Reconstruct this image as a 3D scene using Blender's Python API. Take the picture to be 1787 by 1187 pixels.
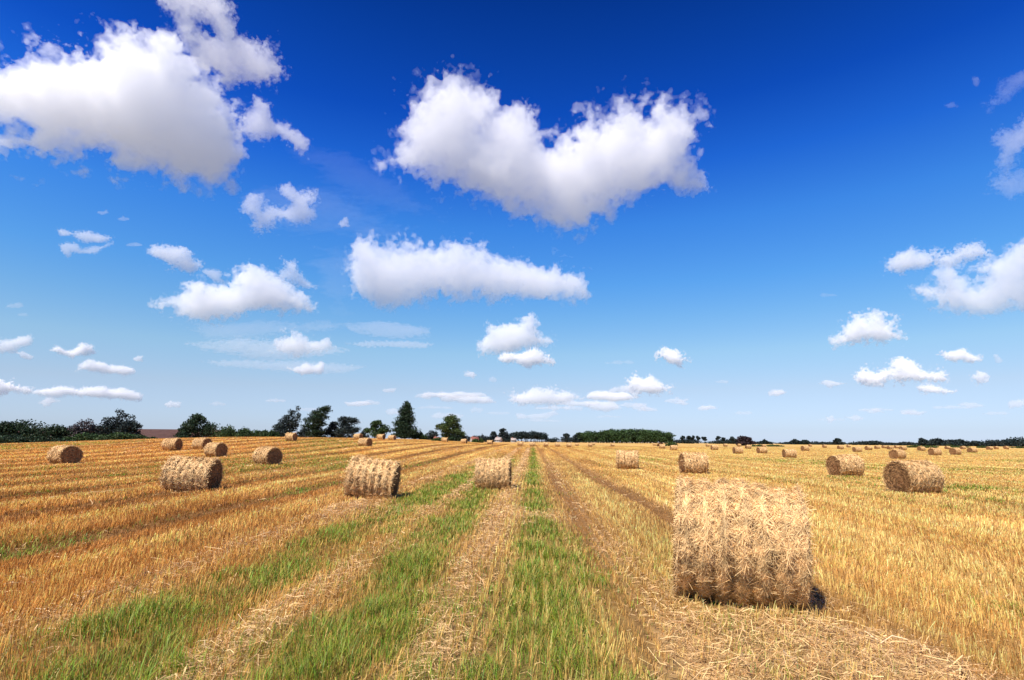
import bpy, math, random
import numpy as np
from mathutils import Matrix, Vector
for _o in list(bpy.data.objects):
    bpy.data.objects.remove(_o)
SC = bpy.context.scene
COL = SC.collection
R = math.radians

# ------------------------------------------------------------------ camera
F_PX, W_PX, H_PX = 993.0, 1787.0, 1187.0        # focal length and frame, in photograph pixels
EYE = 1.75
YAW, PITCH, ROLL = math.atan(37 / F_PX), math.atan(175.5 / F_PX), math.atan(0.0078)
_f0 = np.array([-math.sin(YAW), math.cos(YAW), 0.0]); _r0 = np.array([math.cos(YAW), math.sin(YAW), 0.0]); _z = np.array([0, 0, 1.0])
_u0 = _z * math.cos(PITCH) - _f0 * math.sin(PITCH)
FWD = _f0 * math.cos(PITCH) + _z * math.sin(PITCH)
RIGHT = _r0 * math.cos(ROLL) + _u0 * math.sin(ROLL)
UP = _u0 * math.cos(ROLL) - _r0 * math.sin(ROLL)
cam_d = bpy.data.cameras.new('camera'); cam = bpy.data.objects.new('camera', cam_d); COL.objects.link(cam)
cam_d.sensor_width = 36.0; cam_d.lens = 36.0 * F_PX / W_PX
cam_d.clip_start = 0.1; cam_d.clip_end = 200000.0
cam.matrix_world = Matrix(((RIGHT[0], UP[0], -FWD[0], 0), (RIGHT[1], UP[1], -FWD[1], 0), (RIGHT[2], UP[2], -FWD[2], EYE), (0, 0, 0, 1)))
SC.camera = cam

# ------------------------------------------------------------------ sky and sun
SUN_DIR = Vector((-0.36, -0.52, 1.0)).normalized()
SUN_EL = math.asin(SUN_DIR.z); SUN_ROT = math.atan2(SUN_DIR.x, SUN_DIR.y)
world = bpy.data.worlds.new('World'); SC.world = world; world.use_nodes = True
wn, wl = world.node_tree.nodes, world.node_tree.links
wn.clear()
w_out = wn.new('ShaderNodeOutputWorld'); w_bg = wn.new('ShaderNodeBackground')
sky = wn.new('ShaderNodeTexSky'); sky.sky_type = 'NISHITA'; sky.sun_disc = False
sky.sun_elevation = SUN_EL; sky.sun_rotation = SUN_ROT
sky.altitude = 0; sky.air_density = 1.0; sky.dust_density = 0.3; sky.ozone_density = 2.0
# a polarising filter deepens the blue of this sky with height: a tint by elevation over the physical sky
w_tc = wn.new('ShaderNodeTexCoord'); w_sep = wn.new('ShaderNodeSeparateXYZ'); w_ramp = wn.new('ShaderNodeValToRGB')
wl.new(w_tc.outputs['Generated'], w_sep.inputs[0]); wl.new(w_sep.outputs['Z'], w_ramp.inputs['Fac'])
SKY_TINT = [(0.0, .80, 1.02, 1.72), (1.0, .76, .92, 1.46), (5.0, .98, 1.0, 1.20), (8.5, .98, 1.17, 1.28), (12, .74, 1.16, 1.44), (15.4, .52, 1.12, 1.63), (21, .315, .98, 1.82),
            (26.4, .117, .65, 1.8), (31.5, .042, .41, 1.5), (41, .018, .24, .95), (52, .03, .25, 1.0), (70, .10, .30, .95)]
_e = w_ramp.color_ramp.elements
while len(_e) < len(SKY_TINT): _e.new(0.5)
for _k, (_d, _a, _b, _c) in enumerate(SKY_TINT):
    _e[_k].position = math.sin(R(_d)); _e[_k].color = (_a / 2, _b / 2, _c / 2, 1)
w_mul = wn.new('ShaderNodeMix'); w_mul.data_type = 'RGBA'; w_mul.blend_type = 'MULTIPLY'; w_mul.inputs['Factor'].default_value = 1
wl.new(sky.outputs[0], w_mul.inputs[6]); wl.new(w_ramp.outputs[0], w_mul.inputs[7])
wl.new(w_mul.outputs[2], w_bg.inputs['Color']); wl.new(w_bg.outputs[0], w_out.inputs['Surface'])
w_bg.inputs['Strength'].default_value = 0.20 * 0.68
sun_d = bpy.data.lights.new('sun', 'SUN'); sun_d.energy = 4.8; sun_d.angle = R(0.53); sun_d.color = (1.0, 0.92, 0.80)
sun = bpy.data.objects.new('sun', sun_d); COL.objects.link(sun); sun.rotation_euler = SUN_DIR.to_track_quat('Z', 'Y').to_euler()
SC.view_settings.view_transform = 'Standard'; SC.view_settings.look = 'None'
SC.view_settings.exposure = 0.65; SC.view_settings.gamma = 1.0
cy = SC.cycles
cy.max_bounces = 18; cy.diffuse_bounces = 3; cy.glossy_bounces = 1; cy.transmission_bounces = 3; cy.volume_bounces = 16; cy.transparent_max_bounces = 48
cy.use_denoising = True
cy.caustics_reflective = False; cy.caustics_refractive = False

# ------------------------------------------------------------------ helpers
def ray(px, py):
    d = FWD + RIGHT * ((px - W_PX / 2) / F_PX) - UP * ((py - H_PX / 2) / F_PX)
    return d
def sstep(a, b, x):
    t = np.clip((x - a) / (b - a), 0, 1); return t * t * (3 - 2 * t)
def relief(x, y):
    """height of the land at (x, y)"""
    x = np.asarray(x, float); y = np.asarray(y, float)
    m = 2.0 * np.exp(-((x + 44) / 33.0) ** 2) * sstep(25, 100, y) * (1 - sstep(165, 300, y))
    return m
def on_ground(px, py, dmax=420.0):
    d = ray(px, py); h = math.hypot(d[0], d[1]); t = 20.0
    best = None
    # first crossing of the ray with the land
    prev = 1.0
    for s in np.concatenate([np.linspace(2, 60, 300), np.geomspace(60, dmax, 300)]):
        t = s / h
        z = EYE + d[2] * t
        if z <= float(relief(d[0] * t, d[1] * t)):
            best = t; break
    if best is None: best = dmax / h
    return np.array([d[0] * best, d[1] * best, float(relief(d[0] * best, d[1] * best))])
def new_obj(name, data, parent=None, loc=None, rot=None):
    o = bpy.data.objects.new(name, data); COL.objects.link(o)
    if parent is not None: o.parent = parent
    if loc is not None: o.location = loc
    if rot is not None: o.rotation_euler = rot
    return o
def tag(o, label=None, category=None, group=None, kind=None):
    if label: o['label'] = label
    if category: o['category'] = category
    if group: o['group'] = group
    if kind: o['kind'] = kind
    return o
def make_mesh(name, V, faces, mat=None, col=None, smooth=False):
    """V n x 3; faces: list of k x m index arrays (tris, quads); col n x 3 goes into the attribute 'col'"""
    V = np.asarray(V, np.float32); me = bpy.data.meshes.new(name)
    if not isinstance(faces, (list, tuple)): faces = [faces]
    faces = [np.asarray(f, np.int32) for f in faces if len(f)]
    me.vertices.add(len(V)); me.vertices.foreach_set('co', V.ravel())
    nl = sum(f.size for f in faces); nf = sum(len(f) for f in faces)
    me.loops.add(nl); me.loops.foreach_set('vertex_index', np.concatenate([f.ravel() for f in faces]))
    tot = np.concatenate([np.full(len(f), f.shape[1], np.int32) for f in faces])
    st = np.concatenate([[0], np.cumsum(tot)[:-1]]).astype(np.int32)
    me.polygons.add(nf); me.polygons.foreach_set('loop_start', st); me.polygons.foreach_set('loop_total', tot)
    if smooth: me.polygons.foreach_set('use_smooth', np.ones(nf, bool))
    if col is not None:
        a = me.attributes.new('col', 'FLOAT_COLOR', 'POINT')
        c = np.ones((len(V), 4), np.float32); c[:, :3] = col; a.data.foreach_set('color', c.ravel())
    me.update(calc_edges=True)
    if mat: me.materials.append(mat)
    return me
def mat_nodes(name):
    m = bpy.data.materials.new(name); m.use_nodes = True
    n = m.node_tree.nodes; n.clear(); return m, n, m.node_tree.links
def mat_col(name, rough=0.7, spec=0.25, transl=0.0, tint=(1, 1, 1), noise=0.0, nscale=3.0):
    """surface whose colour is the mesh's own 'col' attribute, with optional mottling and light passing through (leaf, straw)"""
    m, n, l = mat_nodes(name)
    out = n.new('ShaderNodeOutputMaterial'); b = n.new('ShaderNodeBsdfPrincipled')
    at = n.new('ShaderNodeAttribute'); at.attribute_name = 'col'
    mul = n.new('ShaderNodeMix'); mul.data_type = 'RGBA'; mul.blend_type = 'MULTIPLY'; mul.inputs['Factor'].default_value = 1
    l.new(at.outputs['Color'], mul.inputs[6]); mul.inputs[7].default_value = (*tint, 1)
    c = mul.outputs[2]
    if noise > 0:
        tc = n.new('ShaderNodeTexCoord'); nz = n.new('ShaderNodeTexNoise'); nz.inputs['Scale'].default_value = nscale; nz.inputs['Detail'].default_value = 6
        l.new(tc.outputs['Object'], nz.inputs['Vector'])
        mr = n.new('ShaderNodeMapRange'); mr.inputs['To Min'].default_value = 1 - noise; mr.inputs['To Max'].default_value = 1 + noise
        mr.inputs['From Min'].default_value = 0.3; mr.inputs['From Max'].default_value = 0.7
        l.new(nz.outputs['Fac'], mr.inputs['Value'])
        m2 = n.new('ShaderNodeMix'); m2.data_type = 'RGBA'; m2.blend_type = 'MULTIPLY'; m2.inputs['Factor'].default_value = 1
        l.new(c, m2.inputs[6]); l.new(mr.outputs[0], m2.inputs[7]); c = m2.outputs[2]
    l.new(c, b.inputs['Base Color']); b.inputs['Roughness'].default_value = rough; b.inputs['Specular IOR Level'].default_value = spec
    s = b.outputs[0]
    if transl > 0:
        t = n.new('ShaderNodeBsdfTranslucent'); l.new(c, t.inputs['Color'])
        mx = n.new('ShaderNodeMixShader'); mx.inputs[0].default_value = transl
        l.new(s, mx.inputs[1]); l.new(t.outputs[0], mx.inputs[2]); s = mx.outputs[0]
    l.new(s, out.inputs['Surface']); return m
def vnoise(x, y, seed=0, z=None):
    """smooth value noise in 0..1 over arrays"""
    x = np.asarray(x, float); y = np.asarray(y, float)
    rs = np.random.RandomState(seed); T = rs.rand(256, 256)
    xi = np.floor(x).astype(int); yi = np.floor(y).astype(int); fx = x - xi; fy = y - yi
    fx = fx * fx * (3 - 2 * fx); fy = fy * fy * (3 - 2 * fy)
    a = T[xi % 256, yi % 256]; b = T[(xi + 1) % 256, yi % 256]; c = T[xi % 256, (yi + 1) % 256]; d = T[(xi + 1) % 256, (yi + 1) % 256]
    return (a * (1 - fx) + b * fx) * (1 - fy) + (c * (1 - fx) + d * fx) * fy
# ------------------------------------------------------------------ clouds
def spectral(shape, beta, seed, kmin=1.0, stretch=(1, 1, 1)):
    """noise of falling spectrum over a voxel block, zero mean, unit deviation; kmin in cycles per the block's longest side"""
    n = max(shape); rs = np.random.RandomState(seed)
    w = np.fft.rfftn(rs.standard_normal(shape).astype(np.float32))
    kx = np.fft.fftfreq(shape[0])[:, None, None] * n * stretch[0]; ky = np.fft.fftfreq(shape[1])[None, :, None] * n * stretch[1]
    kz = np.fft.rfftfreq(shape[2])[None, None, :] * n * stretch[2]
    k = np.sqrt(kx ** 2 + ky ** 2 + kz ** 2)
    w *= np.where(k < kmin, 0, 1) * np.power(np.maximum(k, kmin), -beta)
    f = np.fft.irfftn(w, s=shape, axes=(0, 1, 2)).astype(np.float32)
    return f / (f.std() + 1e-9)
def poly_sd(P, X, Y):
    """signed distance to a closed polygon, positive inside"""
    d2 = np.full(X.shape, 1e18); ins = np.zeros(X.shape, bool)
    for i in range(len(P)):
        ax, ay = P[i]; bx, by = P[(i + 1) % len(P)]
        ex, ey = bx - ax, by - ay
        t = np.clip(((X - ax) * ex + (Y - ay) * ey) / (ex * ex + ey * ey + 1e-9), 0, 1)
        d2 = np.minimum(d2, (X - ax - t * ex) ** 2 + (Y - ay - t * ey) ** 2)
        c = ((ay > Y) != (by > Y)) & (X < ex * (Y - ay) / (ey if abs(ey) > 1e-9 else 1e-9) + ax)
        ins ^= c
    d = np.sqrt(d2); return np.where(ins, d, -d)
def surface_nets(Fv):
    """closed quad mesh of the surface Fv = 0 (Fv > 0 inside), in voxel coordinates"""
    S = Fv > 0; nx, ny, nz = Fv.shape
    cnt = np.zeros((nx - 1, ny - 1, nz - 1), np.int8)
    for i in (0, 1):
        for j in (0, 1):
            for k in (0, 1): cnt += S[i:nx - 1 + i, j:ny - 1 + j, k:nz - 1 + k]
    act = (cnt > 0) & (cnt < 8); C = np.argwhere(act)
    idx = np.full(act.shape, -1, np.int32); idx[act] = np.arange(len(C))
    val = {}
    for i in (0, 1):
        for j in (0, 1):
            for k in (0, 1): val[i, j, k] = Fv[C[:, 0] + i, C[:, 1] + j, C[:, 2] + k]
    acc = np.zeros((len(C), 3)); num = np.zeros(len(C))
    for ax in range(3):
        o = [a for a in range(3) if a != ax]
        for p in (0, 1):
            for q in (0, 1):
                a = [0, 0, 0]; a[o[0]] = p; a[o[1]] = q; b = list(a); b[ax] = 1
                va, vb = val[tuple(a)], val[tuple(b)]; m = (va > 0) != (vb > 0)
                t = np.where(m, va / (va - vb + np.where(m, 0, 1)), 0)
                for d in range(3): acc[:, d] += np.where(m, (t if d == ax else a[d]), 0)
                num += m
    V = C + acc / num[:, None]
    Q = []
    for ax in range(3):
        o = [(1, 2), (2, 0), (0, 1)][ax]
        sl0 = [slice(1, -1)] * 3; sl1 = [slice(1, -1)] * 3; sl0[ax] = slice(0, -1); sl1[ax] = slice(1, None)
        A = S[tuple(sl0)]; B = S[tuple(sl1)]
        E = np.argwhere(A != B)
        if not len(E): continue
        flip = A[tuple(E.T)]
        off = np.array([1, 1, 1]); off[ax] = 0; E = E + off
        def cell(du, dv):
            c = E.copy(); c[:, o[0]] -= du; c[:, o[1]] -= dv; return idx[c[:, 0], c[:, 1], c[:, 2]]
        q = np.stack([cell(1, 1), cell(0, 1), cell(0, 0), cell(1, 0)], 1)
        q[~flip] = q[~flip][:, ::-1]
        Q.append(q)
    return V, np.concatenate(Q)
def cloud_material(sigma, skin):
    m, n, l = mat_nodes('cloud_vapour')
    out = n.new('ShaderNodeOutputMaterial'); v = n.new('ShaderNodeVolumeScatter')
    v.inputs['Color'].default_value = (1, 1, 1, 1); v.inputs['Density'].default_value = sigma; v.inputs['Anisotropy'].default_value = 0.0
    l.new(v.outputs[0], out.inputs['Volume'])
    d = n.new('ShaderNodeBsdfDiffuse'); d.inputs['Color'].default_value = (0.98, 0.98, 0.98, 1)
    tl = n.new('ShaderNodeBsdfTranslucent'); tl.inputs['Color'].default_value = (0.98, 0.98, 0.98, 1)
    s = n.new('ShaderNodeMixShader'); s.inputs[0].default_value = 0.5
    l.new(d.outputs[0], s.inputs[1]); l.new(tl.outputs[0], s.inputs[2])
    t = n.new('ShaderNodeBsdfTransparent'); mx = n.new('ShaderNodeMixShader'); mx.inputs[0].default_value = skin
    l.new(t.outputs[0], mx.inputs[1]); l.new(s.outputs[0], mx.inputs[2]); l.new(mx.outputs[0], out.inputs['Surface'])
    m.cycles.homogeneous_volume = True
    return m
CLOUD_BASE = 900.0
SKIN = 0.02; CORE = 0.036; HALO = 0.015
def cloud(label, P, dens=1.0, rough=1.0, holes=(), vox=None, deep=.62, group=None, stretch=(1, 1, 1), name='cloud', category='cloud'):
    P = np.array(P, float); seed = int(abs(P.sum() * 7)) % 99991
    mn, mx = P.min(0), P.max(0); c = (mn + mx) / 2; size = mx - mn
    d = ray(*c); d = d / np.linalg.norm(d); dist = CLOUD_BASE / max(d[2], 0.035)
    m_px = dist / F_PX * 1.0 / (np.dot(d, FWD))      # metres per photograph pixel at that distance
    s_m = dist / F_PX * np.linalg.norm(ray(*c)) / np.linalg.norm(ray(*c)) 
    right = RIGHT - d * np.dot(RIGHT, d); right /= np.linalg.norm(right); up = np.cross(right, d)
    # outline in metres on the plane across the line of sight
    M = []
    for p in P:
        r = ray(*p); r = r * (dist / np.dot(r, d)) - d * dist
        M.append((np.dot(r, right), np.dot(r, up)))
    M = np.array(M); px = (M[:, 0].max() - M[:, 0].min()) / max(size[0], 1)
    dens = dens * float(np.clip(75.0 / min(size), .5, 5))
    if c[1] > 600: dens *= 1.6
    if min(size) < 60 and rough == 1.0: rough = 1.7
    v = (vox or np.clip(max(size) / 200.0, 1.1, 2.4)) * px
    pad = 0.10 * min(M.max(0) - M.min(0)) + 6 * v
    lo, hi = M.min(0) - pad, M.max(0) + pad
    xs = np.arange(lo[0], hi[0], v); ys = np.arange(lo[1], hi[1], v)
    X, Y = np.meshgrid(xs, ys, indexing='ij')
    sd = poly_sd(M, X, Y)
    for hx, hy, hr in holes:
        r = ray(hx, hy); r = r * (dist / np.dot(r, d)) - d * dist
        sd = np.minimum(sd, np.hypot(X - np.dot(r, right), Y - np.dot(r, up)) - hr * px)
    Rm = sd.max()
    half = Rm * 0.95 * deep + 5 * v; zs = np.arange(-half, half + v, v)
    sh = (len(xs), len(ys), len(zs))
    n = max(sh)
    big = spectral(sh, 2.6, seed, 2.5, stretch); mid = spectral(sh, 2.5, seed + 1, n * v / (Rm * 1.6), stretch); fine = spectral(sh, 2.15, seed + 2, n * v / (Rm * 0.55), stretch)
    Fv = Rm - np.sqrt(np.maximum(Rm - sd, 0)[:, :, None] ** 2 + (zs[None, None, :] / deep) ** 2)
    tiny = spectral(sh, 1.9, seed + 3, n * v / (Rm * 0.22), stretch); billow = 0.8 - np.abs(mid)
    amp = rough * Rm * (0.35 + 0.75 * np.exp(-(zs / (0.33 * Rm)) ** 2))[None, None, :]
    def shell(Fq):
        Fq = Fq.astype(np.float32)
        for ax in range(3):
            s = [slice(None)] * 3
            for e in (0, -1): s[ax] = e; Fq[tuple(s)] = -1
        V, Q = surface_nets(Fq)
        V = np.array([xs[0], ys[0], zs[0]]) + V * v
        return V[:, :1] * right + V[:, 1:2] * up + V[:, 2:3] * d, Q[:, ::-1]
    W, Q = shell(Fv + amp * (0.12 * big + 0.06 * billow + 0.10 * fine + 0.05 * tiny) - 0.03 * Rm)
    o = new_obj(name, make_mesh(name, W, Q, cloud_material(dens * CORE / px, SKIN * dens), smooth=True), loc=d * dist + np.array([0, 0, EYE]))
    if max(size) > 60 and dens > 0.3:
        W, Q = shell(Fv + amp * (0.12 * big - 0.05 * np.abs(mid) + 0.15 * fine + 0.06 * mid + 0.08 * tiny) + 0.03 * Rm)
        h = new_obj('wisps', make_mesh('wisps', W, Q, cloud_material(dens * HALO / px, 0.0), smooth=True), o)
    tag(o, label, category, group)
    return o
def zpts(s, ox, oy, pts): return [(ox + x / s, oy + y / s) for x, y in pts]
Z1 = lambda p: zpts(2.967, 0, 0, p)
Z2 = lambda p: zpts(2.792, 640, 100, p)
Z3 = lambda p: zpts(2.8267, 0, 300, p)
Z4 = lambda p: zpts(2.7076, 580, 380, p)
Z5 = lambda p: zpts(1.7987, 1340, 80, p)
LOWG = 'small clouds strung along the horizon'
cloud('largest white cumulus with grey underside, cut off by the left edge',
  [(-70,120),(-30,108),(0,110),(28,100),(33,92),(60,87),(95,93),(120,99),(150,82),(165,72),(180,66),(205,70),(235,62),(250,72),(262,70),(280,62),(300,72),(308,85),(308,100),(325,118),(345,132),(362,138),(385,148),(385,165),(395,190),(402,210),(415,222),(420,235),(415,250),(425,272),(415,290),(400,300),(403,312),(385,318),(360,315),(340,318),(300,308),(290,295),(262,290),(235,285),(205,275),(185,262),(150,258),(125,262),(118,275),(90,270),(60,262),(30,258),(5,248),(25,240),(45,225),(40,212),(20,207),(0,203),(-40,200),(-80,170)])
cloud('ragged white cloud with a small blue gap, cut off by the top edge',
  Z1([(840,0),(900,60),(925,130),(915,190),(950,230),(1000,240),(1000,280),(1030,340),(1090,400),(1150,430),(1190,430),(1240,385),(1320,420),(1400,440),(1425,410),(1460,370),(1460,340),(1420,300),(1400,255),(1350,240),(1290,215),(1230,180),(1215,120),(1180,80),(1210,60),(1180,20),(1130,-40),(1050,-90),(850,-90)]), holes=[(348,44,9), (358,47,11), (366,52,8), (352,36,5)], rough=1.15)
cloud('small torn cloud with a pointed top at the right tip of the largest cumulus',
  Z1([(1290,500),(1340,500),(1380,540),(1400,600),(1440,630),(1490,640),(1540,690),(1590,720),(1600,750),(1580,790),(1530,780),(1490,730),(1440,700),(1390,720),(1340,740),(1290,710),(1240,680),(1260,600),(1300,560)]), dens=0.8)
cloud('big bright heart shaped cumulus with a notched top, high in mid sky',
  Z2([(110,335),(195,270),(195,220),(215,200),(270,195),(310,140),(370,125),(380,100),(430,92),(475,105),(520,150),(560,170),(590,160),(612,200),(615,250),(600,300),(580,345),(610,300),(650,285),(720,285),(740,250),(765,240),(795,275),(820,310),(845,345),(870,400),(885,410),(875,345),(920,330),(980,300),(1010,260),(1060,250),(1110,245),(1155,255),(1165,280),(1220,245),(1270,240),(1310,260),(1340,320),(1400,300),(1395,245),(1440,215),(1470,260),(1530,260),(1560,290),(1600,280),(1625,330),(1590,400),(1555,450),(1520,500),(1520,540),(1580,565),(1640,625),(1580,640),(1500,625),(1440,610),(1380,660),(1320,680),(1240,695),(1180,740),(1120,790),(1095,750),(1060,815),(1000,820),(930,820),(890,780),(855,730),(870,700),(820,710),(760,730),(720,780),(680,750),(620,740),(560,705),(500,690),(450,670),(410,610),(350,590),(320,560),(250,540),(190,530),(140,510),(70,515),(100,495),(150,485),(130,450),(160,400),(130,360)]))
cloud('long flat-based white cloud tapering to the right, below the heart shaped cumulus',
  Z4([(65,150),(75,95),(120,65),(190,70),(205,110),(225,135),(290,125),(370,118),(430,122),(500,130),(600,125),(650,150),(720,160),(740,185),(820,195),(850,205),(905,190),(950,205),(1010,225),(1030,200),(1070,210),(1100,205),(1105,240),(1140,260),(1180,265),(1195,310),(1195,360),(1150,355),(1080,365),(1000,385),(940,375),(860,370),(800,380),(760,395),(700,375),(620,385),(520,385),(450,380),(370,380),(280,400),(200,395),(130,380),(100,340),(85,290),(75,220)]))
cloud('round-topped white cloud with a flat base, left of the long flat cloud',
  Z3([(770,655),(830,625),(870,605),(905,590),(910,555),(950,535),(1000,540),(1020,565),(1060,560),(1110,550),(1130,490),(1180,470),(1230,462),(1300,480),(1360,520),(1420,550),(1480,590),(1510,640),(1535,680),(1450,680),(1380,695),(1300,695),(1200,710),(1100,715),(1030,740),(940,740),(890,720),(865,690),(850,660)]))
cloud('oblong cloudlet up and left of the round-topped cloud', Z3([(730,405),(755,370),(790,360),(860,375),(920,385),(960,425),(985,455),(960,485),(920,495),(880,470),(830,465),(790,435)]), dens=.7)
cloud('wisp joining the oblong cloudlet to the round-topped cloud', Z3([(985,490),(1040,475),(1085,490),(1085,520),(1110,545),(1060,545),(1020,515)]), dens=.45)
cloud('ragged cloudlet touching the right shoulder of the round-topped cloud', Z3([(1400,430),(1450,440),(1475,475),(1490,515),(1530,540),(1555,575),(1490,570),(1440,550),(1390,530),(1380,495),(1405,470)]), dens=.5)
cloud('torn horned cloud, hollow on top, under the largest cumulus', Z3([(1200,150),(1215,100),(1250,88),(1275,110),(1270,150),(1290,175),(1340,165),(1400,175),(1425,150),(1390,110),(1385,75),(1430,62),(1460,95),(1520,95),(1575,105),(1570,150),(1540,170),(1560,210),(1510,260),(1440,245),(1380,235),(1340,270),(1285,295),(1240,265),(1235,220),(1205,195)]), dens=.65, rough=1.2)
cloud('upper strip of the thin split cloud at the left of the sky', Z3([(285,285),(360,290),(440,285),(500,315),(570,320),(540,340),(470,350),(420,345),(350,320),(300,315)]), dens=.3, rough=1.5)
cloud('lower puff of the thin split cloud at the left of the sky', Z3([(280,355),(330,345),(390,355),(400,385),(480,370),(550,350),(520,375),(440,410),(350,395),(340,415),(290,395)]), dens=.28, rough=1.5)
cloud('small oval cloud with a trailing right end above the thin streaks', Z3([(1355,840),(1400,800),(1450,790),(1510,815),(1560,830),(1620,830),(1640,860),(1580,880),(1510,890),(1470,905),(1400,890),(1350,875)]), dens=.6)
cloud('small bumpy cloud directly below the small oval one, over the leaning trees', Z3([(1420,970),(1480,965),(1510,945),(1560,955),(1590,945),(1590,985),(1540,1000),(1490,1000),(1450,985)]), dens=.5)
cloud('slanting cloud cut by the left edge, low in the sky', Z3([(-60,840),(20,835),(60,820),(110,815),(145,805),(158,830),(130,855),(60,885),(0,890),(-60,890)]), dens=.6)
cloud('tiny cloudlet under the slanting cloud at the left edge', Z3([(80,890),(110,885),(160,910),(150,930),(100,915)]), dens=.4)
cloud('small cloud rising to the right, beside the slanting cloud at the left edge', Z3([(250,880),(290,860),(320,880),(370,875),(410,850),(460,855),(465,890),(420,905),(360,915),(310,900)]), dens=.6)
cloud('flat cloud in two humps over the hedge trees at the left', Z3([(365,985),(390,955),(440,932),(520,940),(540,960),(600,955),(660,965),(670,985),(600,1005),(540,995),(480,985),(420,985)]), dens=.55)
cloud('tiny puff just above the right end of the two-humped flat cloud', Z3([(655,925),(680,905),(705,910),(700,935),(670,940)]), dens=.4)
cloud('bright low cloud cut by the left edge above the hedge', Z3([(-60,1030),(0,1015),(50,1040),(85,1050),(160,1070),(155,1085),(80,1080),(30,1095),(-60,1095)]), dens=.6)
cloud('long low bank of cloud above the tallest tree of the left hedge', Z3([(170,1085),(240,1070),(300,1055),(360,1055),(390,1075),(450,1065),(520,1060),(600,1075),(660,1085),(700,1105),(690,1125),(640,1130),(580,1115),(500,1120),(420,1105),(330,1105),(240,1100)]), dens=.6)
cloud('faint round puff under the long low bank at the left', Z3([(195,1140),(230,1112),(265,1130),(250,1155),(210,1160)]), dens=.25)
cloud('faint flat puff low over the gap between the left hedge trees', Z3([(805,1145),(840,1130),(890,1140),(890,1160),(840,1165)]), dens=.35)
cloud('peaked white cloud alone in the middle, below the long flat cloud', Z4([(690,600),(700,560),(725,540),(730,510),(780,510),(820,495),(880,495),(900,470),(935,470),(955,510),(980,540),(1030,570),(1040,590),(980,605),(900,625),(830,645),(760,645),(710,635)]))
cloud('smaller flat-based cloud tucked under the peaked white cloud', Z4([(785,670),(830,645),(900,630),(960,612),(985,630),(1000,660),(1025,655),(1045,685),(980,692),(880,688)]), dens=.9)
cloud('small smooth oval cloud alone, over the dark wood', Z4([(1525,635),(1560,622),(1600,618),(1640,635),(1690,680),(1640,692),(1580,688),(1540,665)]), dens=.8)
cloud('small two-peaked cloud just above the dark wood', Z4([(1390,760),(1420,745),(1470,760),(1510,745),(1550,775),(1605,800),(1590,825),(1520,835),(1440,835),(1395,800)]), dens=.8)
cloud('low bumpy bank of cloud above the middle of the horizon', Z4([(825,835),(880,820),(940,810),(1000,815),(1040,805),(1110,825),(1160,835),(1180,860),(1120,870),(1050,885),(960,885),(890,880),(845,865)]), dens=.5)
cloud('flat grey-white cloud at the right end of the low bumpy bank', Z4([(1185,870),(1260,860),(1340,875),(1380,900),(1320,915),(1220,905)]), dens=.35)
cloud('thin cloud between the low bumpy bank and the two-peaked cloud', Z4([(1250,835),(1310,820),(1400,835),(1420,860),(1340,870),(1260,855)]), dens=.25)
cloud('long low cloud to the right of the conifer top', Z4([(480,830),(520,820),(600,835),(680,835),(740,850),(775,875),(700,880),(600,870),(520,860)]), dens=.5)
cloud('tiny puff at the left end of the long low cloud by the conifer', Z4([(415,850),(435,825),(470,840),(465,860)]), dens=.4)
cloud('small flat cloud left of the conifer, above the round dark tree', Z4([(60,875),(110,870),(170,868),(190,885),(130,892),(70,890)]), dens=.5)
for q, L, g in [([(235,815),(270,805),(300,808),(290,825),(250,828)], 'tiny flat cloudlet high above the conifer', .4), ([(630,740),(655,725),(685,745),(665,765)], 'lone tiny puff midway between the conifer and the peaked cloud', .3),
             ([(870,930),(1000,920),(1050,905),(1070,930),(1010,950),(880,950)], 'faint flat cloud under the low bumpy bank', .2), ([(1080,890),(1140,885),(1190,895),(1180,912),(1100,910)], 'faint strip at the right foot of the low bumpy bank', .25),
             ([(1410,885),(1460,870),(1490,890),(1470,912),(1420,905)], 'faint puff right above the right end of the dark wood', .25), ([(1600,875),(1640,862),(1690,880),(1640,887)], 'tiny flat cloud to the right of the dark wood', .4),
             ([(1725,900),(1760,885),(1800,890),(1820,905),(1740,912)], 'small low cloud above the row of small trees', .4), ([(450,930),(530,920),(620,935),(600,955),(470,950)], 'faint cloud behind the broad tree next to the conifer', .15),
             ([(245,915),(280,895),(315,905),(310,930),(260,930)], 'faint puff touching the left side of the conifer', .2), ([(640,905),(680,893),(715,905),(700,922),(655,920)], 'faint puff above the far red-roofed houses', .15)]:
    cloud(L, Z4(q), dens=g)
cloud('upper slim cloud of the pair at the right edge', Z5([(360,680),(390,660),(430,645),(450,632),(470,650),(520,645),(570,650),(610,625),(660,615),(690,650),(640,670),(580,680),(530,700),(470,700),(420,715),(375,705)]), dens=.7)
cloud('large curling white cumulus cut off by the right edge', Z5([(450,760),(490,750),(530,755),(525,710),(560,690),(600,695),(600,720),(640,745),(680,720),(650,690),(690,670),(740,660),(770,630),(810,610),(870,600),(880,830),(760,820),(700,835),(640,840),(580,825),(530,815),(490,790)]), dens=.9)
cloud('domed white cloud with a flat base, below the curling cumulus', Z5([(200,930),(235,905),(230,885),(260,870),(300,845),(340,840),(365,850),(395,870),(400,890),(425,915),(380,922),(300,930),(240,938)]))
cloud('long humped cloud with a flat base low at the right', Z5([(275,1045),(295,1015),(330,1025),(360,1010),(410,990),(450,995),(480,1015),(540,1025),(560,1050),(480,1055),(380,1055),(310,1062)]), dens=.9)
cloud('thin cloud under the right end of the long humped cloud', Z5([(460,1070),(500,1060),(540,1075),(590,1085),(560,1093),(490,1092)]), dens=.5)
cloud('flat oval cloud between the curling cumulus and the horizon', Z5([(535,970),(570,958),(620,955),(660,970),(670,988),(600,993)]), dens=.55)
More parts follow.
